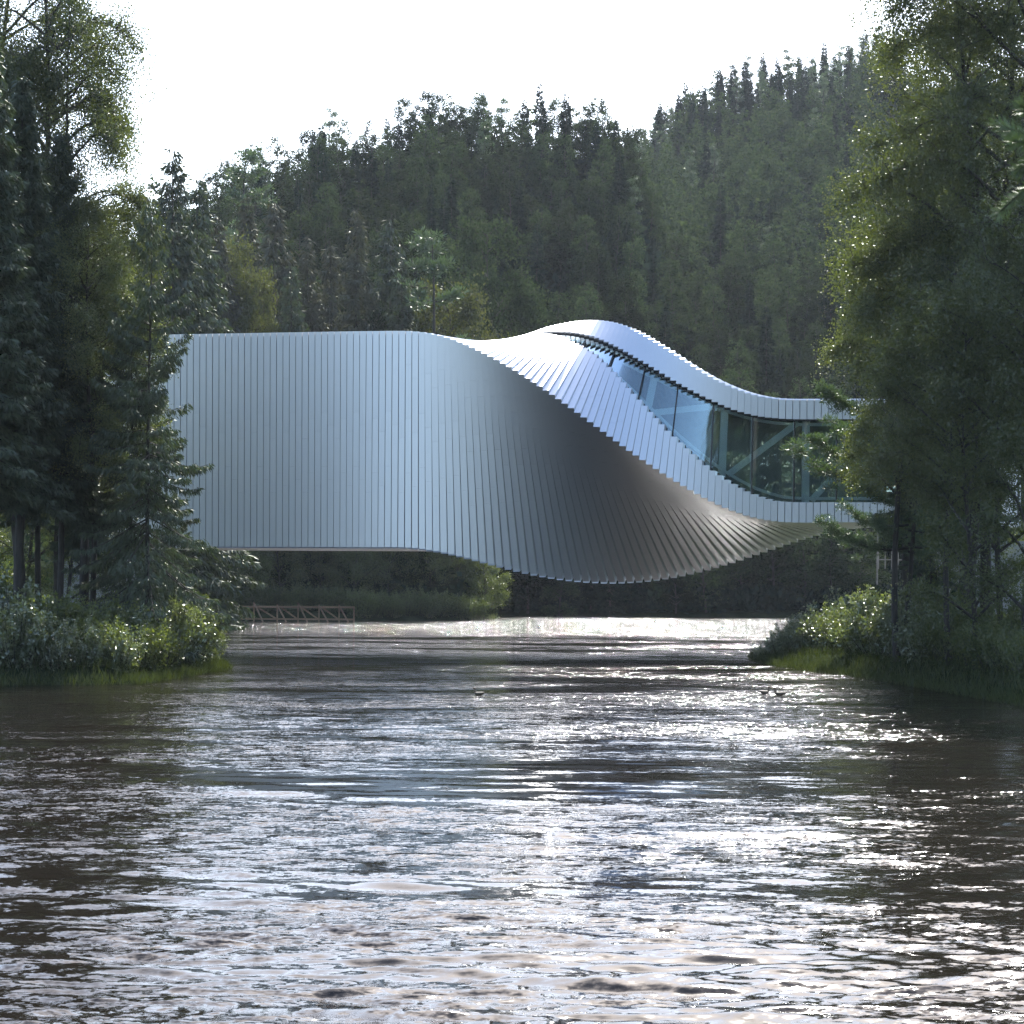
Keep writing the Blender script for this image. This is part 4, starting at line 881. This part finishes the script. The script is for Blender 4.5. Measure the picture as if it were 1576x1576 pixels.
# ------------------------------------------------------------------ timber fence, railing, rocks, ducks
fx0, fx1, fD = px(341, 247), px(545, 247), 247.0
fe = bpy.data.objects.new('timber_fence', None); col.objects.link(fe); fe.location = (fx0, fD, 0)
tag(fe, 'weathered timber fence with diagonal braces at the far water edge under the bridge', 'fence')
def fz(y): return CAMH + (900 - y) * fD / 3600
top = fz(934.5); bot = fz(957)
posts = [341, 391, 427, 459, 491, 522, 545]
for k, u in enumerate(posts):
    mb = MB(); h = top + (0.35 if k in (1, 3) else 0.15 if k not in (0, 6) else 0.0); mb.box((px(u, fD) - fx0, 0, (h + bot - .5) / 2), 0.15, 0.15, h - bot + .5); mb.build('post', [M['timber']], fe)
for a, b in zip(posts[:-1], posts[1:]):
    mb = MB(); mb.bar((px(a, fD) - fx0, -0.1, top - .1), (px(b, fD) - fx0, -0.1, top - .1 - .02), 0.07, 0.2); mb.build('rail', [M['timber']], fe)
    mb = MB(); mb.bar((px(a, fD) - fx0, -0.1, bot + .16), (px(b, fD) - fx0, -0.1, bot + .14), 0.07, 0.2); mb.build('bottom_rail', [M['timber']], fe)
for a, b in ((341, 385), (391, 427), (427, 459), (459, 491), (491, 522)):
    mb = MB(); mb.bar((px(a + 5, fD) - fx0, .12, top - .15), (px(b - 2, fD) - fx0, .12, bot + .2), 0.07, 0.16); mb.build('brace', [M['timber']], fe)
for a in (391, 427, 459, 491, 522):
    mb = MB(); mb.bar((px(a + 1, fD) - fx0, -.15, top + (.2 if a in (391, 459) else -.05)), (px(a + 18, fD) - fx0, -1.6, bot - .35), 0.07, 0.17); mb.build('prop', [M['timber']], fe)
# railing and pole under the right end of the bridge
rl = bpy.data.objects.new('railing', None); col.objects.link(rl); D = 150.0; zb = CAMH + (900 - 858) * D / 3600
rl.location = (px(1352, D), D, zb - .6); tag(rl, 'thin metal railing in the shade below the right end of the bridge', 'railing')
for k in range(9):
    mb = MB(); mb.box((k * .42, 0, .65), .05, .05, 1.3); mb.build('baluster', [M['grey_metal']], rl)
for z in (0.6, 1.28):
    mb = MB(); mb.bar((-.1, 0, z), (3.6, 0, z), .06, .06); mb.build('rail', [M['grey_metal']], rl)
mb = MB(); mb.tube([(0, 0, -1.6), (0, 0, 1.9)], 0.055, 8); o = mb.build('pole', [M['grey_metal']], loc=(px(1350, 149), 149, zb)); tag(o, 'slim grey pole beside the railing under the bridge', 'pole')
for k, (u, D, s) in enumerate([(1335, 150, 1.3), (1350, 148, 1.0), (1322, 153, .9), (1362, 146, .8), (1342, 156, 1.2)]):
    rr = np.random.default_rng(200 + k); me = bpy.data.meshes.new('boulder')
    import bmesh
    bm = bmesh.new(); bmesh.ops.create_icosphere(bm, subdivisions=3, radius=1.0)
    for v in bm.verts:
        f = 1 + .22 * math.sin(v.co.x * 3 + k) * math.cos(v.co.y * 4 + 2 * k) + .12 * math.sin(v.co.z * 7 + k * 3); v.co = Vector((v.co.x * 1.3, v.co.y, v.co.z * .6)) * f
    bm.to_mesh(me); bm.free(); me.materials.append(M['rock'])
    x = px(u, D); o = link('boulder', me, None, (x, D, gz(x, D) + .25 * s)); o.scale = (s, s, s); o.rotation_euler = (0, 0, k)
    tag(o, ['broad grey boulder in the middle of the rocks under the bridge', 'grey boulder at the front of the rocks under the bridge', 'leftmost grey boulder of the rocks under the bridge', 'smallest grey boulder at the right of the rocks', 'grey boulder at the back of the rocks under the bridge'][k], 'rock')
def duck(u, y, rot, label):
    D = CAMH * 3600 / (y - 900); e = bpy.data.objects.new('duck', None); col.objects.link(e); e.location = (px(u, D), D, 0); e.rotation_euler = (0, 0, rot)
    b = MB(); rings = []
    prof = [(-.24, .01, .13), (-.19, .05, .10), (-.08, .095, .07), (.04, .10, .06), (.12, .08, .07), (.17, .045, .10), (.19, .01, .12)]
    n = 8; vs = []; fs = []
    for x, rad, z in prof:
        vs += [(x, rad * math.cos(t), z + rad * .75 * math.sin(t)) for t in [2 * math.pi * j / n for j in range(n)]]
    for k in range(len(prof) - 1):
        for j in range(n): fs.append((k * n + j, k * n + (j + 1) % n, (k + 1) * n + (j + 1) % n, (k + 1) * n + j))
    b.add(vs, fs); b.build('body', [M['duck']], e, True)
    b = MB(); b.tube([(.13, 0, .09), (.17, 0, .17), (.18, 0, .22)], [.04, .032, .03], 8); b.tube([(.14, 0, .22), (.16, 0, .25), (.20, 0, .26), (.235, 0, .245)], [.02, .042, .045, .02], 8); b.build('head', [M['duck']], e, True)
    b = MB(); b.box((.262, 0, .24), .06, .03, .014); b.build('beak', [M['beak']], e)
    tag(e, label, 'duck', 'ducks on the river')
duck(738, 1071, 2.6, 'small brown duck alone on the middle of the river')
duck(1178, 1066, 0.4, 'small brown duck swimming left of its companion before the right spit')
duck(1201, 1068, 3.0, 'small brown duck swimming right of its companion before the right spit')

# ------------------------------------------------------------------ thin summer haze in the valley
hz = MB(); hz.box((0, 420, 80), 1900, 1900, 175)
m, ns, ls = mat('valley_haze'); out = ns.new('ShaderNodeOutputMaterial'); pv = ns.new('ShaderNodeVolumePrincipled')
pv.inputs['Color'].default_value = (0.80, 0.88, 1.0, 1); pv.inputs['Density'].default_value = 0.000038; pv.inputs['Anisotropy'].default_value = 0.35
ls.new(pv.outputs[0], out.inputs['Volume'])
tag(hz.build('haze', [m]), kind='stuff')
